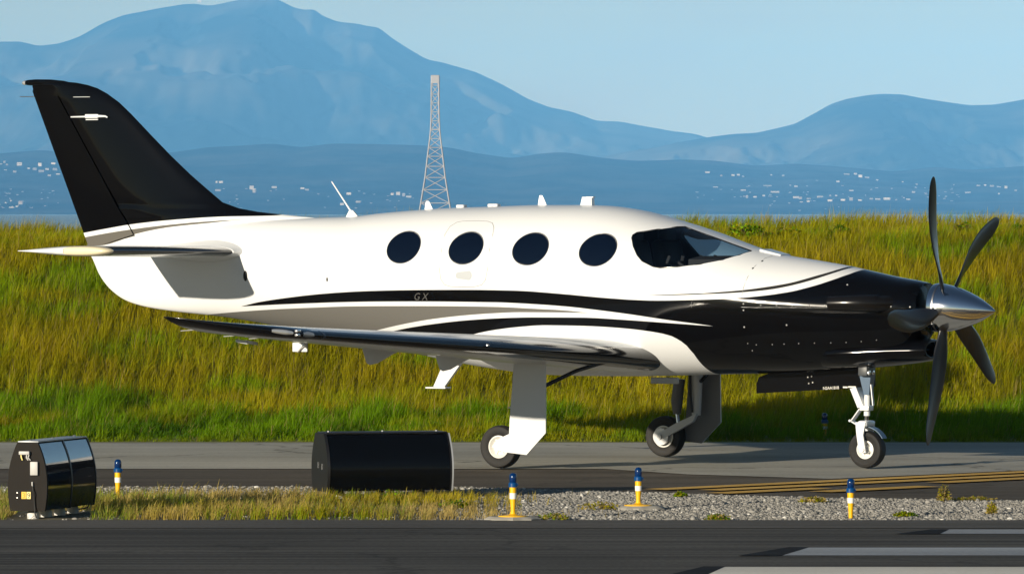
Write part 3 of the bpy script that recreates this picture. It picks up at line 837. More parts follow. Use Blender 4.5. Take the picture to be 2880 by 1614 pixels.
C_F3 = [(-6.6, 2.0), (-5.75, 2.095), (-5.57, 2.103), (-5.14, 2.220), (-4.74, 2.287), (-4.26, 2.331), (-3.80, 2.366), (-3.4, 2.32), (-2.5, 2.2)]
LX0, LX1, LZ1 = -6.6, 4.5, 4.0

def livery():
    m, nt, N, L, b = nodes_of('livery_paint')
    tc = N.new('ShaderNodeTexCoord')
    sx = N.new('ShaderNodeSeparateXYZ'); L.new(tc.outputs['Object'], sx.inputs[0])
    mr = N.new('ShaderNodeMapRange'); mr.inputs['From Min'].default_value = LX0; mr.inputs['From Max'].default_value = LX1
    L.new(sx.outputs['X'], mr.inputs['Value'])
    def curve(pts):
        fc = N.new('ShaderNodeFloatCurve')
        c = fc.mapping.curves[0]
        F = pchip(pts)
        xs = np.unique(np.concatenate([[LX0], np.linspace(pts[0][0], pts[-1][0], 34), [LX1]]))
        xs = np.unique(np.concatenate([xs, [p[0] for p in pts]]))
        P = [((x - LX0) / (LX1 - LX0), float(np.clip(F(x) / LZ1, 0, 1))) for x in xs]
        c.points[0].location = P[0]; c.points[1].location = P[-1]
        for p in P[1:-1]: c.points.new(*p)
        for p in c.points: p.handle_type = 'VECTOR'
        fc.mapping.update()
        L.new(mr.outputs[0], fc.inputs['Value'])
        mu = N.new('ShaderNodeMath'); mu.operation = 'MULTIPLY'; mu.inputs[1].default_value = LZ1
        L.new(fc.outputs[0], mu.inputs[0])
        return mu.outputs[0]
    def cmp(op, a, bsock):
        n = N.new('ShaderNodeMath'); n.operation = op
        if hasattr(a, 'is_linked'): L.new(a, n.inputs[0])
        else: n.inputs[0].default_value = a
        if hasattr(bsock, 'is_linked'): L.new(bsock, n.inputs[1])
        else: n.inputs[1].default_value = bsock
        return n.outputs[0]
    z = sx.outputs['Z']; x = sx.outputs['X']
    def below(pts, x0=None, x1=None):
        r = cmp('LESS_THAN', z, curve(pts))
        if x0 is not None: r = cmp('MULTIPLY', r, cmp('GREATER_THAN', x, x0))
        if x1 is not None: r = cmp('MULTIPLY', r, cmp('LESS_THAN', x, x1))
        return r
    steps = [(below(C_P1, 1.0, 3.3), (0.03, 0.029, 0.027)), (below(C_P2, 1.0, 3.3), WHITE),
             (below(C_T, -3.79), BLACK), (below(C_A, -3.79, 1.755), WHITE), (below(C_G, -4.6, .9), GREY), (below(C_C, -2.4, .9), WHITE)]
    mid = below(C_D, -2.4, 1.765)
    steps += [(mid, BLACK), (below(C_E, -2.0, 1.52), WHITE)]
    # tail: black above F1, white, grey band, white below
    ab1 = cmp('MULTIPLY', cmp('SUBTRACT', 1.0, below(C_F1)), cmp('LESS_THAN', x, -3.0))
    g1 = cmp('MULTIPLY', cmp('MULTIPLY', below(C_F2), cmp('SUBTRACT', 1.0, below(C_F3))), cmp('LESS_THAN', x, -3.4))
    steps += [(ab1, BLACK), (g1, (0.13, 0.122, 0.108))]
    cur = None
    for fac, colr in steps:
        mx = N.new('ShaderNodeMix'); mx.data_type = 'RGBA'
        if cur is None: mx.inputs['A'].default_value = (*WHITE, 1)
        else: L.new(cur, mx.inputs['A'])
        mx.inputs['B'].default_value = (*colr, 1)
        L.new(fac, mx.inputs['Factor'])
        cur = mx.outputs['Result']
    L.new(cur, b.inputs['Base Color'])
    # black gloss is smoother than the white
    lum = N.new('ShaderNodeRGBToBW'); L.new(cur, lum.inputs[0])
    rr = N.new('ShaderNodeMapRange'); rr.inputs['From Max'].default_value = 0.5; rr.inputs['To Min'].default_value = 0.085; rr.inputs['To Max'].default_value = 0.30
    L.new(lum.outputs[0], rr.inputs['Value']); L.new(rr.outputs[0], b.inputs['Roughness'])
    b.inputs['Coat Weight'].default_value = 0.06; b.inputs['Coat Roughness'].default_value = 0.05; b.inputs['Specular IOR Level'].default_value = 0.24
    nz = N.new('ShaderNodeTexNoise'); nz.inputs['Scale'].default_value = 2.2; nz.inputs['Detail'].default_value = 1
    L.new(tc.outputs['Object'], nz.inputs['Vector'])
    bp = N.new('ShaderNodeBump'); bp.inputs['Strength'].default_value = 0.25; bp.inputs['Distance'].default_value = 0.01
    L.new(nz.outputs['Fac'], bp.inputs['Height']); L.new(bp.outputs[0], b.inputs['Normal'])
    return m
M_livery = livery()

# ---- fuselage, with a real cockpit cavity and window opening
CK_B = [(.809, 2.193), (.854, 2.113), (.917, 2.029), (.981, 1.971), (1.104, 1.918), (1.185, 1.905), (1.35, 1.916), (1.561, 1.941), (1.749, 1.983), (1.862, 2.03), (1.912, 2.066)]
CK_T = [(.806, 2.219), (.833, 2.244), (.989, 2.272), (1.141, 2.299), (1.19, 2.300), (1.32, 2.259), (1.52, 2.196), (1.72, 2.129), (1.912, 2.069)]
def build_fuselage():
    xs = np.unique(np.concatenate([np.linspace(-5.76, -5.2, 18), np.linspace(-5.2, 3.4, 150), np.linspace(3.4, 3.70, 16)]))
    m = MB(); m.loft([skin_ring(float(x), 96) for x in xs])
    f = m.build('fuselage', [M_livery, M_interior], plane, smooth=None)
    cv = MB(); cv.loft([skin_ring(float(x), 64, 0.045) for x in np.linspace(-0.2, 2.02, 40)])
    cav = cv.build('cut_cavity', M_interior, plane)
    pr = MB(); pr.prism(CK_B + CK_T[::-1], -1.2, 1.2)
    win = pr.build('cut_window', M_interior, plane)
    for c in (cav, win):
        md = f.modifiers.new('cut', 'BOOLEAN'); md.operation = 'DIFFERENCE'; md.object = c; md.solver = 'EXACT'
    bpy.context.view_layer.update()
    me = bpy.data.meshes.new_from_object(f.evaluated_get(bpy.context.evaluated_depsgraph_get()))
    f.modifiers.clear(); f.data = me; me.name = 'fuselage'
    me.materials.clear(); me.materials.append(M_livery); me.materials.append(M_interior)
    n = len(me.polygons)
    cen = np.zeros(n * 3); me.polygons.foreach_get('center', cen); cen = cen.reshape(-1, 3)
    sy = skin_y(cen[:, 0], cen[:, 2])
    inner = (np.abs(cen[:, 1]) < sy - 0.012) & (cen[:, 0] > -0.3) & (cen[:, 0] < 2.1) & (cen[:, 2] < f_zt(cen[:, 0]) - 0.012) & (cen[:, 2] > f_zb(cen[:, 0]) + 0.012)
    me.polygons.foreach_set('material_index', inner.astype(np.int32))
    me.polygons.foreach_set('use_smooth', [True] * n)
    me.set_sharp_from_angle(angle=R(35))
    for c in (cav, win): bpy.data.objects.remove(c)
    return f
fuselage = build_fuselage()

def skin_patch(name, xz_rows, mat, off, parent=None, side=-1, smooth=60):
    """grid of (x, z) points laid on the skin, 'off' metres proud of it"""
    V = [(x, side * (float(skin_y(x, z)) + off), z) for row in xz_rows for x, z in row]
    n = len(xz_rows[0]); Fc = []
    for i in range(len(xz_rows) - 1):
        for j in range(n - 1):
            Fc.append((i * n + j, i * n + j + 1, (i + 1) * n + j + 1, (i + 1) * n + j))
    return MB().add(V, Fc).build(name, mat, parent or plane, smooth=smooth, fix=False)

def skin_disc(name, poly, mat, off, parent=None, rings=6, side=-1):
    cx = sum(p[0] for p in poly) / len(poly); cz = sum(p[1] for p in poly) / len(poly)
    V = [(cx, side * (float(skin_y(cx, cz)) + off), cz)]; n = len(poly); Fc = []
    for r in range(1, rings + 1):
        t = r / rings
        for x, z in poly:
            X, Z = cx + (x - cx) * t, cz + (z - cz) * t
            V.append((X, side * (float(skin_y(X, Z)) + off), Z))
    for k in range(n):
        Fc.append((0, 1 + k, 1 + (k + 1) % n))
        for r in range(rings - 1):
            a = 1 + r * n
            Fc.append((a + k, a + n + k, a + n + (k + 1) % n, a + (k + 1) % n))
    return MB().add(V, Fc).build(name, mat, parent or plane, smooth=80, fix=False)

def skin_line(name, pts, rad, mat, parent=None, off=0.0, seg=6, closed=False):
    P = [(x, -(float(skin_y(x, z)) + off), z) for x, z in pts]
    if closed: P.append(P[0])
    return MB().tube(P, rad, seg).build(name, mat, parent or plane, smooth=60)

def ellipse(cx, cz, a, b, skew=0.0, n=40, p=2.0):
    out = []
    for k in range(n):
        t = 2 * math.pi * k / n
        c, s = math.cos(t), math.sin(t)
        x = a * math.copysign(abs(c) ** (2 / p), c); z = b * math.copysign(abs(s) ** (2 / p), s)
        out.append((cx + x + skew * z, cz + z + skew * 0.5 * x))
    return out

# cockpit glazing: near and far panes
FT = pchip(CK_T); FB = pchip(CK_B)
M_skypane = simple('painted_sky_pane', (0.36, 0.58, 0.76), 0.25, coat=0.3)  # far pane: pale blue painted on in place of reflected sky
_n, _l = M_skypane.node_tree.nodes, M_skypane.node_tree.links
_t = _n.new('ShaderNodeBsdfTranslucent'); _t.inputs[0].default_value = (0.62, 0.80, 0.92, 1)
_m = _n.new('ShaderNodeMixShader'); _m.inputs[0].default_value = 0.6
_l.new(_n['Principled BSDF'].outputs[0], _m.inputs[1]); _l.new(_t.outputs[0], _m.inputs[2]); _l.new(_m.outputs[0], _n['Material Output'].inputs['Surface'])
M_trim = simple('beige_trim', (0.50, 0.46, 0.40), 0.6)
def pane_rows(t0, t1, n, x0=.812, x1=1.908):
    rows = []
    for x in np.linspace(x0, x1, 44):
        zb, zt = float(FB(x)), float(FT(x))
        rows.append([(float(x), zb + (zt - zb) * t) for t in np.linspace(t0, t1, n)])
    return rows
skin_patch('windscreen_pane', pane_rows(0, 1, 16), M_glass, -0.008, side=-1)
skin_patch('windscreen_pane', pane_rows(0, .68, 12), M_skypane, -0.010, side=1)
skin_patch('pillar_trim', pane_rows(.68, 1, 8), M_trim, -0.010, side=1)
# dark rubber seal round the near opening
skin_line('window_seal', [(x, z) for x, z in CK_B] + CK_T[::-1], 0.006, M_boot, off=-0.003, closed=True)
# cockpit furniture
gs = MB(); gs.loft([[(1.42, -.55, 1.925), (1.42, .55, 1.925), (1.42, .55, 1.99), (1.42, .3, 2.02), (1.42, -.3, 2.02), (1.42, -.55, 1.99)],
                    [(1.86, -.42, 1.93), (1.86, .42, 1.93), (1.86, .42, 1.985), (1.86, .25, 2.0), (1.86, -.25, 2.0), (1.86, -.42, 1.985)]])
gs.build('glareshield', M_interior, plane, smooth=30)
for sy in (-.34, .34):
    st = MB().box((.78, sy, 1.82), (.14, .46, .72), Matrix.Rotation(R(-12), 3, 'Y'), .05).build('pilot_seat', M_seat, plane, smooth=50)
    MB().box((.72, sy, 2.23), (.10, .26, .16), None, .04).build('headrest', M_seat, st, smooth=50)
    MB().tube([(1.36, sy, 1.86), (1.18, sy, 1.97)], .016, 8).tube([(1.18, sy - .14, 2.02), (1.16, sy - .15, 1.96), (1.17, sy, 1.95), (1.16, sy + .15, 1.96), (1.18, sy + .14, 2.02)], .017, 8).build('control_yoke', M_interior, plane, smooth=60)

# cabin windows on the near side (door carries the second)
def cabin_window(cx, cz, a, b, parent):
    w = skin_disc('cabin_window', ellipse(cx, cz, a, b, .06), M_pane, 0.0025, parent)
    skin_line('window_rim', ellipse(cx, cz, a + .004, b + .004, .06), 0.0035, M_boot, w, 0.001, closed=True)
for cx, cz, a, b in ((-1.704, 2.098, .192, .153), (-.235, 2.086, .192, .153), (.498, 2.078, .189, .153)):
    cabin_window(cx, cz, a, b, plane)
DOOR = [(-1.12, 2.352), (-1.18, 2.34), (-1.232, 2.30), (-1.254, 2.225), (-1.246, 2.07), (-1.243, 1.876), (-1.224, 1.789), (-1.18, 1.735), (-1.11, 1.716), (-.968, 1.713), (-.83, 1.716), (-.75, 1.735), (-.706, 1.782), (-.690, 1.879), (-.695, 2.072), (-.700, 2.226), (-.716, 2.29), (-.76, 2.335), (-.83, 2.352), (-.97, 2.356)]
door = skin_disc('emergency_exit', DOOR, M_white, 0.0012, rings=10)
skin_line('door_seam', DOOR, 0.003, M_seam, door, 0.0004, closed=True)
cabin_window(-.968, 2.092, .189, .155, door)
hd = skin_disc('door_handle', [(-1.049, 1.826), (-1.045, 1.845), (-1.03, 1.856), (-.893, 1.871), (-.872, 1.855), (-.864, 1.825), (-.872, 1.795), (-.894, 1.779), (-1.03, 1.795), (-1.045, 1.806)], M_light_grey, 0.004, door, rings=4)

# small marks on the skin
skin_disc('vent_hole', ellipse(-3.684, 1.805, .026, .052), M_dark, 0.003)
for zz in (1.784, 1.768): skin_disc('static_port', ellipse(-2.621, zz, .010, .011), M_dark, 0.003, rings=2)
for x, z in ((2.10, 1.975), (2.063, 1.906)): skin_disc('static_port', ellipse(x, z, .008, .008, n=12), M_dark, 0.003, rings=2)
skin_line('cowl_seam', [(2.13, 2.02), (2.10, 1.999), (2.07, 1.926), (2.051, 1.821), (2.04, 1.727), (2.034, 1.645)], 0.0026, M_seam, off=0.001)
skin_line('cowl_seam', [(2.033, 1.632), (2.029, 1.506), (2.03, 1.35), (2.03, 1.15), (2.03, 1.0)], 0.0022, M_boot, off=0.0)
skin_line('cowl_seam', [(2.03, 1.535), (2.4, 1.535), (2.8, 1.535), (3.2, 1.535), (3.6, 1.535)], 0.0022, M_boot)
skin_line('cowl_seam', [(1.53, 1.585), (1.53, 1.555), (1.532, 1.53)], 0.0026, M_seam)
fast = None
for x, z in [(2.055, 1.568), (2.226, 1.556), (2.382, 1.555), (2.537, 1.556), (2.697, 1.555), (2.854, 1.556), (3.489, 1.548), (3.66, 1.545), (2.055, 1.507), (2.048, 1.346), (2.47, 1.368), (3.023, 1.751), (2.048, 1.189), (2.13, 1.176), (2.29, 1.18), (2.408, 1.186), (2.554, 1.192), (2.71, 1.197), (2.87, 1.20), (3.02, 1.205), (3.17, 1.215), (3.32, 1.23), (2.07, 1.12)]:
    p = (x, -float(skin_y(x, z)) - 0.001, z)
    if fast is None:
        fast = MB().lathe([(0.0115, 0.0), (0.0095, 0.005), (0.0, 0.0065)], 10, (0, 0, 0), 'y').build('fastener', M_bright, plane, smooth=60)
        fast.data.transform(Matrix.Scale(-1, 4, (0, 1, 0)))
        fast.location = p; f = fast
    else:
        f = copy_part(fast, plane, p)
    f.scale = (.45, .6, .45) if z < 1.3 else (.75, .8, .75)
    f.rotation_euler = (R(2), 0, math.atan2(-(float(skin_y(x + .05, z)) - float(skin_y(x - .05, z))), .1))
# letters GX on the black stripe
for ch, xx in (('G', -1.545), ('X', -1.448)):
    zz = 1.583
    Mx = Matrix.Translation((xx, -float(skin_y(xx + .04, zz + .03)) - 0.004, zz)) @ Matrix.Rotation(R(-5), 4, 'Z') @ Matrix.Rotation(R(90), 4, 'X')
    text_mesh('lettering', ch, 0.098, M_letter, plane, Mx, 0.0008, 0.25)

# ---- lifting surfaces
def naca(frac, tc, camber=0.02):
    x = np.clip(frac, 0, 1)
    t = 5 * tc * (.2969 * np.sqrt(x) - .126 * x - .3516 * x ** 2 + .2843 * x ** 3 - .1036 * x ** 4)
    p = 0.4
    c = np.where(x < p, camber / p ** 2 * (2 * p * x - x * x), camber / (1 - p) ** 2 * (1 - 2 * p + 2 * p * x - x * x))
    return c + t, c - t

def foil_ring(st, c0, c1, side, n=26):
    """st = (y, xLE, xTE, z, tc, camber); closed section between two chord fractions"""
    y, xl, xt, z, tc, cam_ = st
    ch = xl - xt
    fr = c0 + (c1 - c0) * (1 - np.cos(np.linspace(0, np.pi, n))) / 2
    if c0 == 0: fr = c1 * (1 - np.cos(np.linspace(0, np.pi / 2, n)))
    up, lo = naca(fr, tc, cam_)
    te = 0.0025
    ring = [(xl - f * ch, side * y, z + u * ch + te * f) for f, u in zip(fr, up)] + [(xl - f * ch, side * y, z + l * ch - te * f) for f, l in zip(fr[::-1], lo[::-1])]
    if c0 == 0: ring = ring[1:]
    return ring

def interp_st(sts, y):
    ys = [s[0] for s in sts]
    return tuple([y] + [float(np.interp(y, ys, [s[k] for s in sts])) for k in range(1, 6)])

WST = [(.25, 1.10, -1.00, 1.010, .150, .018), (.75, 1.036, -.96, 1.040, .150, .018), (5.80, .365, -.62, 1.338, .125, .015)]
TIP = [(5.80, .365, -.62, 1.338, .125, .015), (5.95, .325, -.635, 1.350, .124, .015), (6.08, .255, -.65, 1.364, .122, .014), (6.20, .145, -.665, 1.382, .118, .013), (6.31, .0, -.685, 1.404, .112, .012), (6.41, -.19, -.705, 1.432, .105, .010), (6.49, -.40, -.725, 1.462, .10, .008), (6.54, -.57, -.74, 1.488, .09, .006), (6.56, -.69, -.75, 1.502, .06, .004)]

def wing_paint(name, boot, tipy):
    m, nt, N, L, b = nodes_of(name)
    at = N.new('ShaderNodeAttribute'); at.attribute_name = 'boot'
    mx = N.new('ShaderNodeMix'); mx.data_type = 'RGBA'
    mx.inputs['A'].default_value = (*WHITE, 1); mx.inputs['B'].default_value = (0.0035, 0.0035, 0.0045, 1)
    L.new(at.outputs['Fac'], mx.inputs['Factor']); L.new(mx.outputs['Result'], b.inputs['Base Color'])
    rr = N.new('ShaderNodeMapRange'); rr.inputs['To Min'].default_value = 0.30; rr.inputs['To Max'].default_value = 0.15
    L.new(at.outputs['Fac'], rr.inputs['Value']); L.new(rr.outputs[0], b.inputs['Roughness'])
    b.inputs['Coat Weight'].default_value = 0.3; b.inputs['Coat Roughness'].default_value = 0.05
    return m
M_wing = wing_paint('wing_paint', .07, 5.75)

def set_boot(o, sts, frac_up, frac_lo, tipy, side):
    """face attribute: 1 where the black de-icing boot covers the leading edge, and over the whole tip"""
    me = o.data
    n = len(me.polygons); cen = np.zeros(n * 3); me.polygons.foreach_get('center', cen); cen = cen.reshape(-1, 3)
    nor = np.zeros(n * 3); me.polygons.foreach_get('normal', nor); nor = nor.reshape(-1, 3)
    y = np.abs(cen[:, 1]); ys = [s[0] for s in sts]
    xl = np.interp(y, ys, [s[1] for s in sts]); xt = np.interp(y, ys, [s[2] for s in sts])
    fr = (xl - cen[:, 0]) / np.maximum(xl - xt, 1e-3)
    val = np.where(nor[:, 2] > 0, fr < frac_up, fr < frac_lo) | (y > tipy)
    at = me.attributes.new('boot', 'FLOAT', 'FACE')
    at.data.foreach_set('value', val.astype(np.float32))

for side in (-1, 1):
    w = MB()
    ys_mid = np.linspace(.80, 5.76, 40)
    w.loft([foil_ring(interp_st(WST, y), 0, 1, side, 34) for y in (.25, .5, .76)])
    w.loft([foil_ring(interp_st(WST, y), 0, .735, side, 34) for y in np.concatenate([[.76], ys_mid, [5.80]])], False, False)
    w.loft([foil_ring(s, 0, 1, side, 34) for s in TIP])
    wo = w.build('wing', M_wing, plane, smooth=40)
    set_boot(wo, WST + TIP[1:], .058, .085, 5.72, side)
    # seam of the tip lens and lights on the near wing
    fl = MB().loft([foil_ring(interp_st(WST, y), .74, 1, side, 12) for y in np.linspace(.82, 4.17, 8)]).build('flap', M_white, plane, smooth=40)
    ai = MB().loft([foil_ring(interp_st(WST, y), .74, 1, side, 12) for y in np.linspace(4.20, 5.78, 6)]).build('aileron', M_white, plane, smooth=40)
    # flap track fairings under the trailing edge
    for y, dx, k in ((.98, .42, .9), (1.85, 0.0, 1.0), (3.42, 0.0, 1.0)):
        st = interp_st(WST, y); zb = st[3] - .015; te = st[2] + dx + .29
        prof = ((te + .46, .006, -.002, .02), (te + .30, .022, -.062, .03), (te + .13, .030, -.150 * k, .03), (te + .05, .028, -.168 * k, .025), (te + .015, .022, -.150 * k, .02), (te - .03, .010, -.03, .008))
        MB().loft([[(x, side * (y - w * .35), zb + lo), (x, side * (y + w * .35), zb + lo), (x, side * (y + w), zb + up), (x, side * (y - w), zb + up)] for x, w, lo, up in prof]).build('flap_fairing', M_white, plane, smooth=35)
    # static wicks and aileron hinge pieces
    for y in (5.0, 5.5, 6.2):
        st = interp_st(WST + TIP[1:], y)
        MB().tube([(st[2] + .02, side * y, st[3] + .0), (st[2] - .13, side * y, st[3] - .01)], .004, 6).build('static_wick', M_bright, plane)
    hb = MB().box((interp_st(WST, 4.25)[2] + .03, side * 4.27, interp_st(WST, 4.25)[3] - .055), (.16, .016, .085), None, .006).build('hinge_bracket', M_white, plane)
    MB().tube([(interp_st(WST, 4.25)[2] + .10, side * 4.30, interp_st(WST, 4.25)[3] - .02), (interp_st(WST, 4.25)[2] + .02, side * 4.30, interp_st(WST, 4.25)[3] - .10)], .009, 8).build('pushrod', M_bright, hb)
    for yy in (5.60, 5.42):
        s5 = interp_st(WST, yy)
        MB().box((s5[2] + .12, side * yy, s5[3] - .06), (.13, .025, .028), Matrix.Rotation(R(8), 3, 'Y'), .008).build('hinge_fairing', M_white, plane, smooth=40)

def le_patch(name, y0, y1, fu, fl, mat, off, side=-1, ny=14, nf=9, round_ends=True, parent=None):
    """glass or lamp cover wrapped round the leading edge between y0 and y1"""
    rows = []
    allst = WST + TIP[1:]
    for k, y in enumerate(np.linspace(y0, y1, ny)):
        t = (y - y0) / (y1 - y0)
        sc = math.sin(math.pi * min(max(t, .02), .98)) ** .5 if round_ends else 1
        s = interp_st(allst, float(y)); ch = s[1] - s[2]
        pts = []
        for q in np.linspace(-1, 1, nf):
            f = (fu if q > 0 else fl) * sc * q * q
            up, lo = naca(np.array([f]), s[4], s[5])
            zz = (up if q > 0 else lo)[0]
            pts.append((s[1] - f * ch + off, side * y - 0.0, s[3] + zz * ch + (off * .3 if q > 0 else -off * .3)))
        rows.append(pts)
    n = nf; V = [p for r in rows for p in r]
    Fc = [(i * n + j, i * n + j + 1, (i + 1) * n + j + 1, (i + 1) * n + j) for i in range(ny - 1) for j in range(n - 1)]
    return MB().add(V, Fc).build(name, mat, parent or plane, smooth=80, fix=True)
le_patch('nav_light', 6.03, 6.19, .020, .016, M_lens_w, .004)
ld = MB()
for dz in (-.018, .018):
    s = interp_st(WST + TIP[1:], 5.98)
    ld.box((s[1] - .006, -5.98, s[3] + .006 + dz), (.03, .07, .026), None, .008)
ld.build('landing_light', M_lens_w, plane, smooth=40)
le_patch('light_cover', 5.80, 5.93, .022, .022, M_light_grey, .003)
M_tipseam = simple('tip_seam', (0.10, 0.12, 0.15), 0.3)
le_patch('tip_seam', 5.635, 5.665, .06, .05, M_tipseam, .0025, round_ends=False)
MB().tube([(interp_st(WST, 3.2)[1] + .0, -3.2, interp_st(WST, 3.2)[3] + .02), (interp_st(WST, 3.2)[1] + .012, -3.26, interp_st(WST, 3.2)[3] + .022)], .006, 6).build('stall_vane', M_steel, plane)

# tailplane
HST = [(.05, -3.775, -4.99, 2.045, .098, 0.0), (.25, -3.785, -4.985, 2.045, .098, 0.0), (2.45, -3.90, -4.95, 2.062, .095, 0.0)]
M_htail = wing_paint('tailplane_paint', .05, 9)
for side in (-1, 1):
    t = MB()
    t.loft([foil_ring(interp_st(HST, y), 0, .45, side, 28) for y in np.linspace(.05, 2.44, 14)])
    to = t.build('horizontal_stabilizer', M_htail, plane, smooth=40)
    set_boot(to, HST, .085, .09, 9, side)
    cap = MB(); s0 = interp_st(HST, 2.45)
    rings = []
    for k, (dy, q) in enumerate(((2.441, 1.0), (2.47, .97), (2.50, .88), (2.52, .72), (2.53, .5))):
        s = (dy, s0[1] - (1 - q) * .20, s0[2], s0[3], s0[4] * q, 0.0)
        rings.append(foil_ring(s, 0, .446, side, 28))
    cap.loft(rings).build('tip_cap', M_cream, plane, smooth=60)
    el = MB()
    el.loft([foil_ring(interp_st(HST, y), .46, 1, side, 16) for y in np.linspace(.16, 2.44, 10)])
    el.loft([foil_ring((dy, s0[1], s0[2], s0[3], s0[4] * q, 0.0), .465 + (1 - q) * .04, 1, side, 16) for dy, q in ((2.441, 1.0), (2.47, .96), (2.50, .85), (2.52, .66), (2.53, .4))])
    el.build('elevator', M_white, plane, smooth=45)
    # root fillet
    fl = MB()
    fl.loft([foil_ring((y, -3.775 + g * .10, -4.98, 2.045, .098 + .10 * g, 0.0), 0, .8, side, 24) for y, g in ((.10, 1.0), (.20, .8), (.28, .45), (.34, .18), (.40, .0))]).build('root_fillet', M_white, plane, smooth=60)

# fin and rudder
FLE = [(2.20, -2.95), (2.38, -3.02), (2.395, -3.2), (2.413, -3.40), (2.445, -3.73), (2.481, -3.96), (2.541, -4.15), (2.677, -4.338), (2.818, -4.526), (3.012, -4.762), (3.222, -4.999), (3.437, -5.237), (3.555, -5.38), (3.645, -5.523), (3.70, -5.64), (3.735, -5.76), (3.76, -5.90), (3.776, -6.10), (3.782, -6.30)]
fl_x = [p[0] for p in FLE]; fl_y = [p[1] for p in FLE]
def fin_le(z): return float(np.interp(z, fl_x, fl_y))
def fin_te(z): return float(-5.753 - (z - 2.113) * (6.440 - 5.753) / (3.71 - 2.113))
def fin_hinge(z): return float(-5.165 - (z - 2.215) * (6.085 - 5.165) / (3.614 - 2.215))
def fin_t(z): return float(np.interp(z, [2.1, 2.5, 3.0, 3.6, 3.75, 3.785], [.105, .088, .072, .050, .036, .008]))
def fin_half(x, z):
    xl, xt, t = fin_le(z), fin_te(z), fin_t(z)
    xm = max(xl - .55 * (xl - xt), xl - .9) if z > 2.5 else xl - .62 * (xl - xt)
    if x > xm:
        q = (x - xm) / max(xl - xm, 1e-6)
        return t * max(0.0, 1 - q ** 2.2) ** .62
    q = (xm - x) / max(xm - xt, 1e-6)
    return t * (1 - .93 * q ** 1.25) 
def fin_section(z, xa, xb, n, shrink=1.0):
    xs = [xa + (xb - xa) * (1 - math.cos(math.pi * k / (n - 1))) / 2 for k in range(n)]
    return [(x, -fin_half(x, z) * shrink - .0015, z) for x in xs] + [(x, fin_half(x, z) * shrink + .0015, z) for x in xs[::-1]]
zs_fin = [2.05, 2.2, 2.3, 2.36, 2.385, 2.395, 2.413, 2.43, 2.445, 2.465, 2.481, 2.51, 2.541, 2.60, 2.677, 2.75, 2.818, 2.92, 3.012, 3.12, 3.222, 3.33, 3.437, 3.50, 3.555, 3.60, 3.628]
fn = MB()
fn.loft([fin_section(z, fin_le(z), fin_hinge(z) + .012, 30) for z in zs_fin])
zs_cap = [3.628, 3.645, 3.675, 3.70, 3.72, 3.735, 3.75, 3.76, 3.77, 3.777, 3.782]
fn.loft([fin_section(z, fin_le(z), fin_te(min(z, 3.72)) + (0 if z < 3.7 else .02), 36) for z in zs_cap])
fn.build('vertical_fin', M_livery, plane, smooth=50)
rd = MB(); rz = [2.10, 2.16, 2.215, 2.3, 2.5, 2.8, 3.1, 3.4, 3.60, 3.634]
rings = []
for z in rz:
    xh = fin_hinge(max(z, 2.14)) - .004; xt = fin_te(z)
    if z < 2.215: xh = np.interp(z, [2.10, 2.215], [-5.60, -5.17])
    rings.append(fin_section(z, xh, xt, 20, 1.05))
rd.loft(rings).build('rudder', M_livery, plane, smooth=50)
# fin tip pod with tail lamp, aerials, wicks
MB().lathe([(.0, -5.98), (.016, -6.05), (.030, -6.2), (.034, -6.38), (.028, -6.48), (.022, -6.505)], 18, (0, 0, 3.765), 'x', cap=True).build('tip_pod', M_black, plane, smooth=60)
MB().lathe([(.022, -6.506), (.024, -6.525), (.016, -6.545), (.0, -6.55)], 16, (0, 0, 3.763), 'x').build('tail_lamp', M_lens_w, plane, smooth=60)
MB().tube([(-6.39, 0, 3.62), (-6.58, 0, 3.622)], .004, 6).build('static_wick', M_steel, plane)
MB().tube([(-6.03, 0, 3.0), (-6.12, 0, 3.0)], .004, 6).build('static_wick', M_steel, plane)
zz = 3.415
fa = MB()
fa.box((-5.66, -fin_half(-5.66, zz) - .022, zz), (.16, .022, .042), None, .008)
fa.tube([(-5.58, -fin_half(-5.6, zz) - .02, zz + .0), (-5.50, -fin_half(-5.52, zz) - .022, zz - .002), (-5.475, -fin_half(-5.5, zz) - .022, zz - .014)], [.014, .010, .008], 8)
fa.tube([(-5.73, -fin_half(-5.73, zz) - .02, zz - .004), (-5.91, -fin_half(-5.9, zz) - .03, zz - .006)], [.010, .007], 8)
fa.build('fin_antenna', M_white, plane, smooth=50)
MB().box((-5.66, -fin_half(-5.66, zz) - .016, zz - .034), (.15, .016, .012), None, .004).build('antenna_rail', M_white, plane)
MB().box((-5.80, -fin_half(-5.82, 3.605) - .002, 3.612), (.20, .006, .006)).build('balance_gap', M_light_grey, plane)

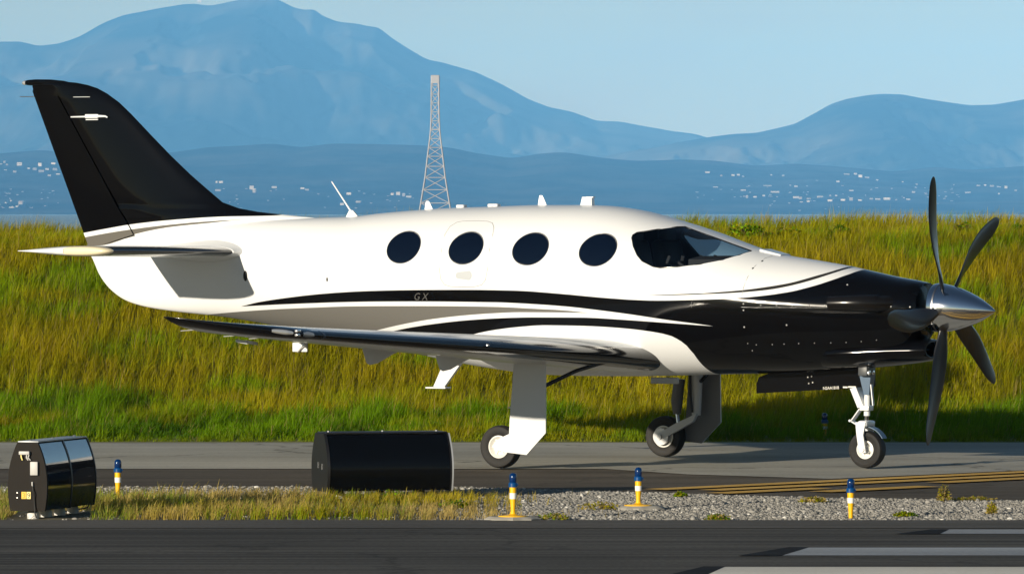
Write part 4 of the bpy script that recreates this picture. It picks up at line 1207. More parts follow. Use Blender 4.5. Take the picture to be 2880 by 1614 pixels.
# ---- roof aerials
wb = MB().loft([[(-2.70, y * .022, 2.39) for y in (-1, 1)] + [(-2.56, y * .012, 2.39) for y in (1, -1)], [(-2.665, y * .012, 2.46) for y in (-1, 1)] + [(-2.63, y * .008, 2.46) for y in (1, -1)]]).build('whip_base', M_white, plane, smooth=50)
MB().tube([(-2.645, 0, 2.44), (-2.875, 0, 2.746)], [.010, .006], 8).build('whip_antenna', M_white, plane, smooth=60)
for x0, z0, x1, hh in ((-1.755, 2.455, 0, .095), (-.475, 2.50, 0, .105)):
    bl = MB()
    bl.loft([[(x0 - .05, y * .012, z0 - .01) for y in (-1, 1)] + [(x0 + .055, y * .004, z0 - .01) for y in (1, -1)], [(x0 - .038, y * .008, z0 + hh * .75) for y in (-1, 1)] + [(x0 + .012, y * .003, z0 + hh * .75) for y in (1, -1)],
             [(x0 - .032, y * .005, z0 + hh) for y in (-1, 1)] + [(x0 - .004, y * .002, z0 + hh) for y in (1, -1)]])
    bl.box((x0, 0, z0 - .004), (.12, .05, .022), None, .006)
    bl.build('blade_antenna', M_white, plane, smooth=40)
for x0, w in ((-1.388, .09), (-1.02, .115)):
    MB().box((x0, 0, float(f_zt(x0)) + .012), (w, .08, .034), None, .012).build('puck_antenna', M_white, plane, smooth=50)
bx = MB()
bx.loft([[(-.04, -.035, 2.50), (-.04, .035, 2.50), (.09, .035, 2.495), (.09, -.035, 2.495)], [(-.022, -.025, 2.59), (-.022, .025, 2.59), (.082, .025, 2.588), (.082, -.025, 2.588)]])
bx.box((.06, 0, 2.587), (.08, .05, .012), None, .004)
bx.build('beacon_box', M_white, plane, smooth=30)
for (x0, x1) in ((1.97, 2.185),):
    vt = MB(); rows = []
    vt.loft([[(x0, -.13, float(f_zt(x0)) - .03), (x0, .13, float(f_zt(x0)) - .03), (x0, .12, float(f_zt(x0)) + .012), (x0, -.12, float(f_zt(x0)) + .012)],
             [(x1, -.12, float(f_zt(x1)) - .03), (x1, .12, float(f_zt(x1)) - .03), (x1, .10, float(f_zt(x1)) + .006), (x1, -.10, float(f_zt(x1)) + .006)]]).build('cowl_vent', M_white, plane, smooth=30)

# ---- engine: chin intake, exhaust stacks
ch = MB()
def chin(x, hw, zb, zt, zc, n=2.3, seg=40):
    out = []
    for k in range(seg):
        a = 2 * math.pi * k / seg; c, s = math.cos(a), math.sin(a)
        e = (zt - zc) if s >= 0 else (zc - zb)
        out.append((x, hw * math.copysign(abs(c) ** (2 / n), c), zc + e * math.copysign(abs(s) ** (2 / n), s)))
    return out
ch.loft([chin(2.55, .20, .935, 1.20, 1.08), chin(2.8, .37, .938, 1.23, 1.09, 2), chin(2.95, .368, .945, 1.235, 1.098, 2), chin(3.1, .345, .955, 1.24, 1.105, 2), chin(3.4, .292, .985, 1.245, 1.12, 2), chin(3.62, .252, 1.012, 1.245, 1.125, 2), chin(3.72, .235, 1.03, 1.24, 1.13, 2), chin(3.755, .222, 1.045, 1.232, 1.132, 2)], True, False)
ch.build('chin_cowl', M_black, plane, smooth=50)
lip = MB()
lip.loft([chin(3.752, .225, 1.042, 1.234, 1.132), chin(3.772, .217, 1.052, 1.226, 1.132), chin(3.776, .207, 1.062, 1.215, 1.132), chin(3.765, .199, 1.07, 1.208, 1.132), chin(3.70, .188, 1.08, 1.195, 1.132)], False, False)
lp = lip.build('intake_lip', M_black, plane, smooth=80)
MB().loft([chin(3.70, .192, 1.078, 1.198, 1.132), chin(3.45, .17, 1.09, 1.18, 1.132)], False, True).build('intake_duct', M_dark, lp)
for side in (-1, 1):
    ex = MB()
    y0 = .47
    P = [(3.46, side * .30, 1.575), (3.36, side * .43, 1.578), (3.22, side * .515, 1.580), (3.06, side * .55, 1.579), (2.93, side * .558, 1.577)]
    ex.tube(P, [.075, .085, .078, .070, .066], 24, cap=False)
    st_ = ex.build('exhaust_stack', simple('burnt_black_metal', (0.012, 0.011, 0.011), .22, metal=.4), plane, smooth=80)
    MB().tube([P[-1], P[-2]], [.062, .06], 20).build('exhaust_mouth', M_dark, st_, smooth=80)
    MB().lathe([(.088, 0.0), (.092, .012), (.088, .024)], 24, (3.375, side * .415, 1.578), 'x').build('exhaust_collar', M_black, st_, smooth=60)

# ---- propeller
HUB = Vector((3.775, 0, 1.537))
prop = empty('propeller', HUB, 0, plane)
prop.rotation_euler = (0, R(2.8), 0)
prof = [(.226, 0.0), (.231, .02), (.231, .05), (.227, .10), (.214, .18), (.193, .26), (.166, .34), (.134, .42), (.098, .49), (.058, .555), (.030, .595), (.012, .617), (.0005, .627)]
MB().lathe([(.0005, -.015), (.20, -.015), (.222, -.006)] + prof, 64, (0, 0, 0), 'x').build('spinner', M_chrome, prop, smooth=40)
MB().lathe([(.233, .0), (.2345, .008), (.233, .016)], 64, (.055, 0, 0), 'x').build('spinner_seam', M_steel, prop, smooth=60)
def blade_mesh():
    Rb = 1.335
    rs = [.17, .22, .27, .34, .44, .55, .66, .77, .88, .98, 1.07, 1.15, 1.22, 1.27, 1.305, 1.325, 1.335]
    cho = [.085, .092, .105, .135, .170, .195, .208, .214, .212, .204, .192, .175, .150, .122, .090, .052, .014]
    rings = []
    for r, c in zip(rs, cho):
        t = r / Rb
        beta = R(np.interp(t, [.12, .3, .5, .75, 1.0], [38, 25, 12, 2, -4]))
        sweep = .035 * math.sin(math.pi * min(1, t * 1.15)) - .16 * max(0, t - .55) ** 1.7 * 1.5      # scimitar: forward, then trailing back
        th = c * float(np.interp(t, [.12, .2, .35, 1.0], [.95, .5, .16, .07]))
        ring = []
        for k in range(24):
            a = 2 * math.pi * k / 24
            u = math.cos(a) * c / 2; v = math.sin(a) * th / 2 * (1 if math.sin(a) > 0 else .45)
            u += sweep
            # local chord direction: tangential (-y is the leading edge at the top) tilted forward by beta
            ring.append((u * math.sin(beta) + v * math.cos(beta) + .005 + .05 * t * t, -u * math.cos(beta) + v * math.sin(beta), r))
        rings.append(ring)
    return MB().loft(rings)
b0 = blade_mesh().build('propeller_blade', M_blade, prop, smooth=60)
b0.location = (.085, 0, 0)
for k in range(5):
    b = b0 if k == 0 else copy_part(b0, prop, (.085, 0, 0))
    # sight line: looking from the tail, clockwise positive toward -y
    b.rotation_euler = (R(-(-24 + 72 * k)), 0, 0)

# ---- undercarriage
def wheel(name_parent, c, rad, width, hub_r, rim_mat):
    t = MB()
    w = width / 2
    prof = [(hub_r, -w * .62), (hub_r + .02, -w * .80), (rad * .80, -w), (rad * .93, -w * .88), (rad * .985, -w * .55), (rad, -w * .2), (rad, w * .2), (rad * .985, w * .55), (rad * .93, w * .88), (rad * .80, w), (hub_r + .02, w * .80), (hub_r, w * .62)]
    t.lathe(prof, 48, c, 'y')
    for g in (-.28, 0, .28):
        pass
    ty = t.build('tyre', M_tyre, name_parent, smooth=40)
    r = MB()
    r.lathe([(hub_r + .004, -w * .62), (hub_r + .004, -w * .70), (hub_r - .008, -w * .74), (hub_r - .022, -w * .50), (hub_r - .034, -w * .28), (.045, -w * .30), (.040, -w * .62), (.0, -w * .64)], 40, c, 'y')
    r.lathe([(hub_r + .004, w * .62), (hub_r + .004, w * .70), (hub_r - .008, w * .74), (hub_r - .022, w * .50), (hub_r - .034, w * .28), (.045, w * .30), (.040, w * .62), (.0, w * .64)], 40, c, 'y')
    for k in range(6):
        a = 2 * math.pi * k / 6
        for s in (-1, 1):
            r.box((c[0] + math.cos(a) * hub_r * .55, c[1] + s * w * .36, c[2] + math.sin(a) * hub_r * .55), (hub_r * .55, .012, .018), Matrix.Rotation(-a, 3, 'Y'))
    r.build('wheel_rim', rim_mat, name_parent, smooth=35)

M_inner = simple('door_inner_grey', (0.17, 0.17, 0.175), 0.6)
M_leg = simple('leg_grey_enamel', (0.50, 0.51, 0.52), 0.45)
PLATE = [(.205, 1.0), (.55, 1.02), (.557, .348), (.345, .137), (.109, .158), (.0, .190), (-.022, .207), (-.020, .222), (.0, .25), (.04, .279), (.085, .302), (.16, .333), (.171, .498), (.193, .766)]
def plate_mesh(y, side):
    m = MB(); a = [(x, side * (y + .012 * math.sin(math.pi * min(1, max(0, (z - .137) / .86)))), z) for x, z in PLATE]
    b = [(x, side * (y + .016 + .012 * math.sin(math.pi * min(1, max(0, (z - .137) / .86)))), z) for x, z in PLATE]
    m.loft([a, b]); return m
for side in (-1, 1):
    g = empty('main_landing_gear', (0, 0, 0), 0, plane)
    wheel(g, (0, side * 1.69, .205), .205, .15, .105, M_rim)
    gd = plate_mesh(1.80, side).build('gear_door', [M_white, M_inner], g, smooth=25)
    for p in gd.data.polygons:
        if p.normal.y * side < -.5: p.material_index = 1
    MB().tube([(.36, side * 1.70, 1.08), (.35, side * 1.70, .74), (.345, side * 1.69, .42)], [.060, .052, .045], 16).build('gear_strut', M_leg, g, smooth=50)
    MB().loft([[(.40, side * 1.585, .44), (.40, side * 1.635, .44), (.36, side * 1.635, .36), (.36, side * 1.585, .36)], [(.18, side * 1.575, .345), (.18, side * 1.62, .345), (.19, side * 1.62, .265), (.19, side * 1.575, .265)], [(-.03, side * 1.575, .235), (-.03, side * 1.61, .235), (-.02, side * 1.61, .165), (-.02, side * 1.575, .165)]]).build('trailing_arm', M_leg, g, smooth=40)
    MB().tube([(0, side * 1.55, .205), (0, side * 1.79, .205)], .022, 14).build('axle', M_steel, g, smooth=50)
    MB().tube([(.17, side * 1.66, .78), (.145, side * 1.655, .55), (.15, side * 1.65, .43)], [.058, .058, .040], 16).build('shock_absorber', simple('dark_shock', (.10, .10, .105), .4), g, smooth=50)
    MB().tube([(.15, side * 1.65, .44), (.17, side * 1.64, .33)], .022, 10).build('shock_rod', M_chrome, g, smooth=50)
    MB().tube([(.40, side * 1.68, .76), (.68, side * 1.45, .93), (.92, side * 1.2, 1.03)], .020, 10).build('drag_brace', M_boot, g, smooth=50)
    MB().lathe([(.0, -.02), (.085, -.02), (.085, .02), (.0, .02)], 28, (0, side * 1.60, .205), 'y').build('brake_disc', M_steel, g, smooth=40)
    MB().box((.14, side * 1.72, .58), (.09, .018, .014), None, .004).build('door_link', M_white, g)
    MB().tube([(.30, side * 1.63, 1.0), (.305, side * 1.63, .7), (.33, side * 1.63, .45)], .012, 8).build('brake_line', M_cable, g, smooth=60)
# inner bay patch lit beyond the far gear
MB().box((.37, 1.60, .865), (.115, .02, .075), None, .006).build('bay_door', M_white, plane, smooth=30)

ng = empty('nose_landing_gear', (0, 0, 0), 0, plane)
M_shadeleg = simple('blue_grey_shade', (0.10, 0.15, 0.22), 0.3, coat=.3)  # shade on the white strut and mudguard, put into the colour
NX, NZR = 3.06, .178
wheel(ng, (NX, 0, NZR), .178, .150, .085, M_rim)
MB().loft([[(NX - .075, -.055, .98), (NX - .075, .055, .98), (NX + .06, .055, .98), (NX + .06, -.055, .98)], [(NX - .055, -.05, .86), (NX - .055, .05, .86), (NX + .055, .05, .86), (NX + .055, -.05, .86)], [(NX - .02, -.038, .70), (NX - .02, .038, .70), (NX + .035, .038, .70), (NX + .035, -.038, .70)]]).build('upper_strut', M_shadeleg, ng, smooth=40)
MB().tube([(NX, 0, .74), (NX - .005, 0, .50)], .030, 16).build('oleo', M_white, ng, smooth=50)
MB().tube([(NX - .005, 0, .60), (NX - .01, 0, .40)], .021, 14).build('oleo_piston', M_chrome, ng, smooth=50)
MB().loft([[(NX - .15, -.075, .76), (NX - .085, -.075, .77), (NX - .085, .04, .77), (NX - .15, .04, .76)], [(NX - .075, -.06, .575), (NX - .01, -.06, .585), (NX - .01, .04, .585), (NX - .075, .04, .575)]]).build('gear_fairing', M_white, ng, smooth=30)
MB().box((NX + .0, -.02, .575), (.10, .11, .05), None, .008).build('steering_collar', M_white, ng, smooth=40)
tl = MB(); tl.box((NX - .115, 0, .505), (.012, .08, .15), Matrix.Rotation(R(38), 3, 'Y'), .004); tl.box((NX - .10, 0, .415), (.012, .08, .15), Matrix.Rotation(R(-62), 3, 'Y'), .004)
tl.tube([(NX - .165, -.05, .452), (NX - .165, .05, .452)], .012, 10)
tl.build('torque_link', M_white, ng, smooth=40)
fk = MB()
fk.box((NX - .01, 0, .425), (.10, .20, .06), None, .02)
for s in (-1, 1):
    fk.loft([[(NX - .075, s * .085, .44), (NX + .03, s * .085, .44), (NX + .03, s * .108, .44), (NX - .075, s * .108, .44)], [(NX - .06, s * .092, .32), (NX + .01, s * .092, .32), (NX + .01, s * .115, .32), (NX - .06, s * .115, .32)], [(NX - .035, s * .092, .15), (NX + .035, s * .092, .15), (NX + .035, s * .112, .15), (NX - .035, s * .112, .15)]])
fk.build('fork', M_white, ng, smooth=35)
MB().tube([(NX, -.125, NZR), (NX, .125, NZR)], .022, 14).build('axle', M_steel, ng, smooth=50)
mg = MB(); a0 = []
for k in range(9):
    a = R(30 + k * 7)
    a0.append([(NX + math.cos(a) * .205, y, NZR + math.sin(a) * .215) for y in (-.05, .05)] + [(NX + math.cos(a) * .213, y, NZR + math.sin(a) * .223) for y in (.05, -.05)])
mg.loft(a0).build('mudguard', M_shadeleg, ng, smooth=40)
MB().tube([(NX + .055, -.035, .80), (NX + .075, -.03, .60)], .014, 10).build('steering_rod', M_steel, ng, smooth=50)
lb = MB().box((NX + .01, -.05, .93), (.10, .16, .10), None, .014).build('light_bracket', simple('dark_bracket', (.06, .065, .07), .45), ng, smooth=40)
for yy in (-.095, -.01):
    MB().lathe([(.0, .012), (.020, .010), (.024, .0), (.022, -.02)], 18, (NX + .064, yy, .913), 'x').build('taxi_light', M_lens_w, lb, smooth=50)
    MB().box((NX + .056, yy, .968), (.02, .035, .014), None, .004).build('taxi_light', M_lens_w, lb, smooth=50)

# long black nose gear door on the near side, with its fasteners and white lettering
ND = [(1.936, .893), (1.82, .85), (1.791, .79), (1.791, .693), (2.326, .725), (2.852, .756), (3.059, .775), (3.059, .965), (2.6, .955), (2.265, .928)]
nd = MB(); nd.loft([[(x, .160, z) for x, z in ND], [(x, .178, z) for x, z in ND]])
ndo = nd.build('nose_gear_door', M_black, plane, smooth=25)
for x, z in ((2.346, .856), (2.386, .865), (2.356, .796), (2.398, .806), (2.06, .902), (2.159, .907), (2.258, .913), (2.356, .918), (2.454, .925), (2.552, .933), (2.65, .939)):
    f = copy_part(fast, ndo, (x, .159, z)); f.rotation_euler = (0, 0, 0); f.scale = (.7, .7, .7)
Mx = Matrix.Translation((2.508, .1585, .738)) @ Matrix.Rotation(R(-3.0), 4, 'Y') @ Matrix.Rotation(R(90), 4, 'X')
text_mesh('lettering', 'N2AA1818', .040, M_letter_w, ndo, Mx, .0006, 0, .92)
for x0, w in ((2.722, .050), (2.778, .082)):
    MB().box((x0 + w / 2, .1588, .752 + (x0 + w / 2 - 2.508) * .052), (w, .0012, .014)).build('placard', M_letter_w, ndo)

# under the belly
MB().box((.93, -.10, .812), (.30, .03, .062), None, .008).build('belly_antenna', M_light_grey, plane, smooth=40)
bs = MB()
bs.loft([[(-1.84, .46, .97), (-1.63, .46, .97), (-1.63, .50, .97), (-1.84, .50, .97)], [(-1.97, .46, .705), (-1.85, .46, .70), (-1.85, .50, .70), (-1.97, .50, .705)]])
bs.box((-1.915, .46, .694), (.23, .12, .016), None, .005)
bs.build('boarding_step', M_white, plane, smooth=30)
# ------------------------------------------------------------------ airfield sign housings
M_housing = simple('sign_end_panel', (0.016, 0.0135, 0.011), 0.7, spec=0.15, var=0.12, bscale=9)
M_face = simple('black_sign_face', (0.003, 0.007, 0.014), 0.06, coat=1.0, spec=0.8)  # slight blue in the base colour stands in for reflected sky
M_face_dull = simple('black_matt_face', (0.0025, 0.003, 0.004), 0.16, spec=0.25)
M_frame = simple('black_sign_frame', (0.008, 0.008, 0.009), 0.4)
M_white_plastic = simple('white_plastic', (0.48, 0.47, 0.45), 0.5)
M_yellow_tag = simple('yellow_tag', (0.80, 0.46, 0.01), 0.5)
M_cream_tag = simple('cream_tag', (0.82, 0.68, 0.22), 0.5)
M_ink = simple('black_ink', (0.02, 0.02, 0.02), 0.6)
M_concrete = simple('pale_concrete', (0.30, 0.285, 0.25), 0.9, var=0.2, bscale=12, bump=0.4)
M_pole_white = simple('white_leg_sleeve', (0.70, 0.69, 0.65), 0.7, var=0.2, bscale=20)

def barrel(hw, h, n=14, top=0.52):
    """closed outline (y, z) of the bulged sign section, widest a third of the way up"""
    pts = []
    for k in range(n + 1):
        t = k / n
        pts.append((hw * (1 - (1 - top) * max(0, (t - 0.38) / 0.62) ** 2.0 - 0.12 * max(0, (0.38 - t) / 0.38) ** 2), t * h))
    return pts + [(-y, z) for y, z in reversed(pts)]

def sign_housing(loc, rz, length, hw, h, lift, panels, label, tagged, dish=0.0):
    root = empty('airfield_sign', loc, rz)
    tag(root, label, 'airfield sign', 'curved airfield sign housings beside the taxiway')
    prof = barrel(hw, h)
    n = len(prof) // 2
    # faces: one curved panel per bay on each long side
    for b in range(panels):
        x0, x1 = length * b / panels + 0.012, length * (b + 1) / panels - 0.012
        for side in (0, 1):
            seg = prof[:n] if side == 0 else prof[n:]
            out = [(y * .985, z * .97 + h * .012 + lift) for y, z in seg]
            inn = [(y * .965, z) for y, z in out]
            ring = out + inn[::-1]
            MB().loft([[(x0, y, z) for y, z in ring], [(x1, y, z) for y, z in ring]]).build('sign_panel', (M_face if tagged else M_face_dull), root, smooth=30)
    # body inside, ribs between the bays
    MB().loft([[(0.01, y * .955, z * .96 + h * .02 + lift) for y, z in prof], [(length - .01, y * .955, z * .96 + h * .02 + lift) for y, z in prof]]).build('housing', M_frame, root, smooth=40)
    for b in range(panels + 1):
        xc = length * b / panels
        w = 0.014
        if b == 0: continue
        MB().loft([[(xc - w, y * 1.01, z + lift) for y, z in prof], [(xc + (w if b < panels else 0.004), y * 1.01, z + lift) for y, z in prof]]).build('rib', M_frame, root, smooth=40)
    MB().loft([[(-0.012, y * 1.0, z + lift) for y, z in prof], [(0.012, y * 1.012, z * 1.003 + lift) for y, z in prof]]).build('end_panel', M_housing if tagged else M_frame, root, smooth=40)
    MB().box((length / 2, 0, lift + h + 0.006), (length * .99, hw * 1.06, 0.012), bev=0.004).build('top_rail', M_light_grey if tagged else M_frame, root, smooth=40)
    for k in range(3):
        MB().tube([(length * (.06 + .44 * k), 0, lift + h + .010), (length * (.06 + .44 * k), 0, lift + h + .022)], 0.012, 8).build('lifting_eye', M_steel, root, smooth=40)
    for k in range(4 if tagged else 3):
        xl = length * (0.10 + 0.27 * k) if tagged else length * (.15 + .33 * k)
        leg = MB().tube([(xl, 0, -0.01), (xl, 0, lift + .03)], 0.038, 14).build('leg', M_frame, root, smooth=40)
        MB().lathe([(0.046, -0.012), (0.046, 0.045), (0.038, 0.052)], 16, (xl, 0, 0)).build('sleeve', M_pole_white, leg, smooth=40)
    return root

# nearer housing at the left: its lit end panel carries fittings and the number tag
SX0 = -4.02
sL = sign_housing((-3.855, 52.98, 0.0), R(75), 1.22, 0.165, 0.545, 0.062, 2, 'black curved sign housing with dark brown end and yellow 39 tag', True)
def on_end(x, z, d=0.0): return (-0.014 - d, -x, z)           # x runs to the right on the end panel
e = MB().box(on_end(-0.018, 0.525, .016), (0.03, 0.088, 0.028), bev=0.004).build('fitting', M_white_plastic, sL, smooth=40)
for k, xx in enumerate((-0.048, 0.0, 0.02)):
    MB().tube([on_end(xx, 0.512, .012), on_end(xx - .006 * (k - 1), 0.488, .02), on_end(xx + .012, 0.468, .012)], 0.006, 6).build('wire', M_cream_tag if k == 0 else M_white_plastic, e, smooth=60)
MB().box(on_end(0.062, 0.402, .012), (0.022, 0.064, 0.108), bev=0.005).build('junction_box', M_white_plastic, sL, smooth=40)
MB().tube([on_end(0.045, 0.295, .01), on_end(0.047, 0.268, .014), on_end(0.05, 0.262, .014)], [0.007, 0.007, 0.004], 8).build('toggle', M_white_plastic, sL, smooth=60)
MB().tube([on_end(0.048, 0.262, .014), on_end(0.052, 0.235, .018), on_end(0.066, 0.20, .018), on_end(0.062, 0.17, .014), on_end(0.066, 0.10, .014), on_end(0.075, 0.045, .03), on_end(0.09, 0.012, .04)], 0.005, 6).build('cable', M_cable, sL, smooth=60)
t1 = MB().box(on_end(-0.028, 0.188, .003), (0.006, 0.038, 0.056)).build('number_tag', M_yellow_tag, sL)
t2 = MB().box(on_end(0.013, 0.188, .003), (0.006, 0.034, 0.056)).build('number_tag', M_cream_tag, sL)
MB().box(on_end(-0.068, 0.188, .002), (0.004, 0.036, 0.050)).build('blank_tag', M_housing, sL)
for xx in (-0.084, ):
    for zz in (0.168, 0.208):
        MB().tube([on_end(xx, zz, 0), on_end(xx, zz, .005)], 0.005, 8).build('screw', M_bright, sL)
for ch, xx, mt, pr in (('3', -0.041, simple('tag_ink_dim', (0.45, 0.22, 0.01), 0.6), t1), ('9', 0.0, M_ink, t2)):
    Mx = Matrix.Translation(Vector(on_end(xx, 0.168, .0065))) @ Matrix(((0, 0, -1, 0), (-1, 0, 0, 0), (0, 1, 0, 0), (0, 0, 0, 1)))
    text_mesh('numeral', ch, 0.056, mt, pr, Mx, 0.0005)
MB().tube([(1.22, 0, .08), (1.34, -.06, .06), (1.42, -.02, .03), (1.36, .1, .004), (1.2, .16, .002)], 0.006, 6).build('cable', M_cable, sL, smooth=60)

sR = sign_housing((-1.63, 56.75, 0.0), R(15), 1.08, 0.30, 0.49, 0.065, 1, 'plain black curved sign housing standing behind the grass under the wing', False)
MB().tube([(-0.014, -.09, .30), (-0.0145, -.09, .25)], 0.003, 6).build('latch', M_steel, sR)
MB().tube([(-0.014, .05, .31), (-0.0145, .05, .26)], 0.003, 6).build('latch', M_steel, sR)
MB().loft([[(1.08, y * 1.03, z * 1.0 + .065) for y, z in barrel(.30, .49)], [(1.092, y * 1.03, z * 1.0 + .065) for y, z in barrel(.30, .49)]]).build('bright_rim', M_light_grey, sR, smooth=40)

# ------------------------------------------------------------------ taxiway edge lights
M_bluelens = simple('blue_lens', (0.0, 0.022, 0.105), 0.12, coat=0.5)
M_bluebase = simple('blue_lens_collar', (0.0, 0.055, 0.20), 0.3)
M_yellow = simple('yellow_post', (0.86, 0.47, 0.003), 0.42, var=0.06, bscale=25)
M_band = simple('white_reflective_band', (0.82, 0.81, 0.78), 0.35)
def edge_light(loc, h, label, base=True, proto=None):
    root = empty('taxiway_light', loc)
    tag(root, label, 'taxiway light', 'blue and yellow taxiway edge lights')
    hp = h - 0.112
    MB().lathe([(0.017, 0.0), (0.019, hp * .30), (0.023, hp * .52), (0.027, hp * .8), (0.0275, hp)], 20).build('post', M_yellow, root, smooth=40)
    MB().lathe([(0.0258, hp * .60), (0.0272, hp * .60), (0.0285, hp * .80), (0.027, hp * .80)], 20).build('reflective_band', M_band, root, smooth=40)
    MB().lathe([(0.0, hp - .002), (0.036, hp), (0.0365, hp + .030), (0.030, hp + .037), (0.0, hp + .038)], 22).build('collar', M_bluebase, root, smooth=35)
    MB().lathe([(0.028, hp + .036), (0.0305, hp + .046), (0.0305, hp + .082), (0.028, hp + .098), (0.020, hp + .108), (0.009, hp + .1125), (0.0005, hp + .113)], 22).build('lens', M_bluelens, root, smooth=50)
    MB().tube([(0.033, -.012, hp + .02), (0.041, -.012, hp + .02)], 0.006, 8).build('clamp_screw', M_bluebase, root, smooth=40)
    if base:
        MB().lathe([(0.017, 0.045), (0.024, 0.022), (0.045, 0.012), (0.115, 0.007), (0.118, 0.0)], 26).build('flange', M_yellow, root, smooth=35)
    return root
LZ = 0.028
for (x, y, label) in ((0.008, 52.78, 'yellow edge light with blue cap on a pad left of the others by the runway'), (1.04, 54.75, 'yellow edge light with blue cap on a raised pad amid the gravel')):
    pad = empty('concrete_pad', (x, y, 0))
    tag(pad, 'round pale concrete pad under the edge light ' + ('at the runway edge' if y < 53 else 'amid the gravel'), 'concrete pad')
    m = MB(); prof = [(0.22, -0.02), (0.215, 0.012), (0.185, LZ), (0.0, LZ)]
    rr = np.random.default_rng(int(x * 100) + 3).uniform(.9, 1.1, 28)
    rings = [[(r * rr[k] * math.cos(2 * math.pi * k / 28), r * rr[k] * math.sin(2 * math.pi * k / 28) * .8, z) for k in range(28)] for r, z in prof[:3]]
    m.loft(rings, False, True).build('slab', M_concrete, pad, smooth=30)
    edge_light((x, y, LZ), 0.345 if y < 53 else 0.315, label)
edge_light((2.70, 53.02, 0), 0.32, 'slim yellow edge light with blue cap in gravel below the nose wheel', base=False)
edge_light((-3.37, 56.9, 0), 0.33, 'yellow edge light with blue cap half sunk in grass beside the left sign', base=False)
edge_light((3.40, 72.35, float(levee_h(3.40, 72.35)) - .02), 0.27, 'edge light on the far grass in the shadow of the nose', base=False)

# ------------------------------------------------------------------ weeds, shrubs, litter stones
def leafy(name, loc, rx, rz, n, cols, label, cat, size=(0.02, 0.05), group=None, stems=5):
    root = empty(name, loc)
    tag(root, label, cat, group)
    u = RNG.normal(0, 1, (n, 3)); u /= np.linalg.norm(u, axis=1)[:, None]
    rad = RNG.uniform(0.25, 1, n) ** 0.6
    P = u * rad[:, None] * np.array([rx, rx * .8, rz]) * (0.75 + 0.5 * fbm(u[:, 0] * 2 + 7, u[:, 2] * 2 + loc[0], 5))[:, None]
    P[:, 2] = np.abs(P[:, 2]) * 1.0 + rz * 0.06
    L = RNG.uniform(*size, n)
    d = RNG.normal(0, 1, (n, 3)); d[:, 2] = np.abs(d[:, 2]) * .7; d /= np.linalg.norm(d, axis=1)[:, None]
    e = np.cross(d, RNG.normal(0, 1, (n, 3))); e /= np.linalg.norm(e, axis=1)[:, None]
    V = np.stack([P - d * L[:, None] * .5, P + e * L[:, None] * .28, P + d * L[:, None] * .6, P - e * L[:, None] * .28], 1)
    c = np.array(cols)[RNG.integers(0, len(cols), n)] * RNG.uniform(.6, 1.3, n)[:, None]
    np_mesh('foliage', V.reshape(-1, 3), [(np.arange(n) * 4)[:, None] + np.array([[0, 1, 2, 3]])], M_grass, np.repeat(c[:, None], 4, 1).reshape(-1, 3), root)
    m = MB()
    for k in range(stems):
        a = random.uniform(0, 6.28); q = random.uniform(.3, .8)
        m.tube([(0, 0, -.02), (rx * q * .4 * math.cos(a), rx * q * .4 * math.sin(a), rz * .5), (rx * q * math.cos(a), rx * q * math.sin(a), rz * random.uniform(.8, 1.1))], [.006, .004, .002], 5)
    m.build('stem', simple('dry_stem', (0.16, 0.12, 0.05), 0.9), root)
    return root
gcol = [GREEN, DGREEN, GREEN * 1.4, OLIVE]
def crest_shrub(px, y, w, h, label, cols=gcol):
    x = (px - HCX) * y / HF
    leafy('shrub', (x, y, float(levee_h(x, y)) - .02), w, h, 900, cols, label, 'shrub', (0.03, 0.075), 'shrubs along the levee crest')
crest_shrub(2105, 90.4, 0.36, 0.30, 'low dark green shrub on the crest just right of the windscreen')
crest_shrub(2062, 90.6, 0.20, 0.19, 'small shrub on the crest touching the windscreen line')
crest_shrub(2215, 91.0, 0.30, 0.22, 'olive shrub on the crest right of the dark green one', [OLIVE, GOLD, GREEN])
crest_shrub(2360, 90.6, 0.22, 0.26, 'bushy green shrub on the crest above the cowling', [GREEN, OLIVE, DGREEN])
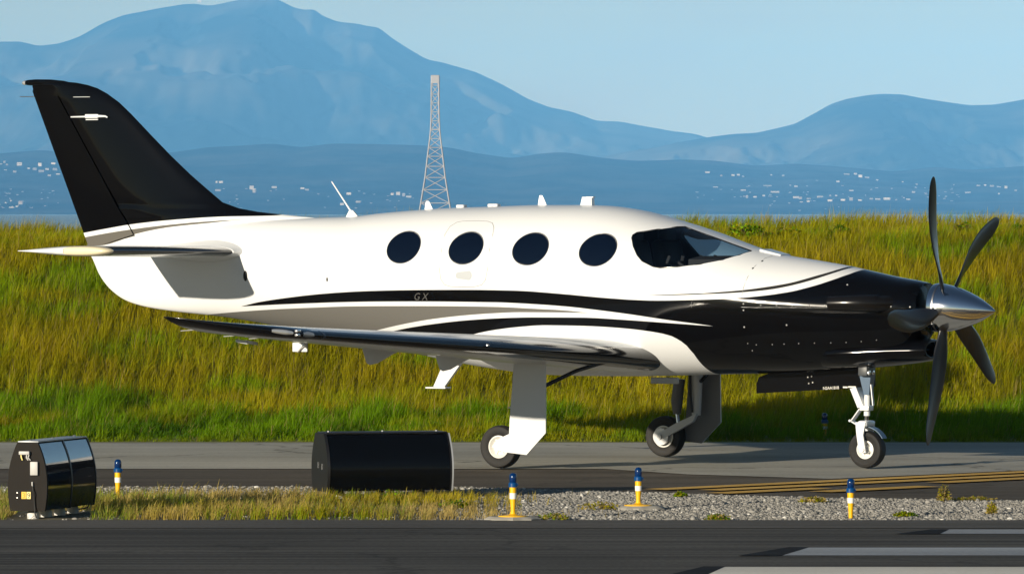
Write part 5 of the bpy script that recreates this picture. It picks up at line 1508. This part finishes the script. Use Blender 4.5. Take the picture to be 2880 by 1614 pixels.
for px_, w_, h_ in ((2470, .16, .18), (2540, .10, .22), (2630, .14, .16), (2710, .20, .24), (2770, .10, .18), (20, .22, .14), (160, .18, .16), (75, .12, .2)):
    crest_shrub(px_, 90.9, w_, h_, 'small tuft of dry brush on the crest ' + ('left of the tail' if px_ < 300 else 'right of the cockpit') + ', ' + ORD[[2470, 2540, 2630, 2710, 2770].index(px_) if px_ > 300 else [20, 75, 160].index(px_)] + ' from the left', [OLIVE, STRAW * .6, GREEN])
crest_shrub(2868, 90.8, 0.16, 0.22, 'shrub on the crest at the right edge beyond the propeller', [DGREEN, GREEN])
def gw(px, py):
    Y = CAM_H * HF / (py - 600.0); return (px - HCX) * Y / HF, Y
for px, py, w, h, cols, label in ((1690, 1432, .20, .06, [OLIVE, GOLD, STRAW], 'flat olive weed mat beside the raised light pad'),
        (1560, 1461, .16, .055, [OLIVE, GREEN, STRAW], 'low green weed at the runway edge right of the first light'),
        (1915, 1396, .07, .04, [OLIVE, GREEN], 'small olive weed tuft beside the yellow lines'),
        (1105, 1412, .16, .10, [GREEN, DGREEN, GREEN * 1.4], 'bright leafy weed in the dry grass right of the black sign'),
        (1280, 1428, .15, .07, [GREEN, DGREEN, OLIVE], 'dark leafy weed where the grass thins out'),
        (2545, 1452, .10, .04, [OLIVE, GREEN], 'flat green weed at the runway edge right of the slim light'),
        (2790, 1445, .05, .10, [STRAW, OLIVE], 'dry spindly weed standing in the gravel at the right'),
        (2655, 1408, .06, .13, [STRAW * .7, OLIVE], 'dry brown weed stalk on the dark shoulder'),
        (2290, 1412, .14, .045, [OLIVE, STRAW], 'low dry weed at the far gravel edge left of the slim light'),
        (2740, 1406, .20, .03, [OLIVE, STRAW * .7], 'thin mat of weeds along the far gravel edge at right'),
        (2020, 1462, .12, .05, [OLIVE, STRAW, GREEN], 'patchy weed at the runway edge below the gravel')):
    x, y = gw(px, py)
    leafy('weed', (x, y, 0), w, h, 260, cols, label, 'weed', (0.012, 0.032), 'weeds in the verge', 3)
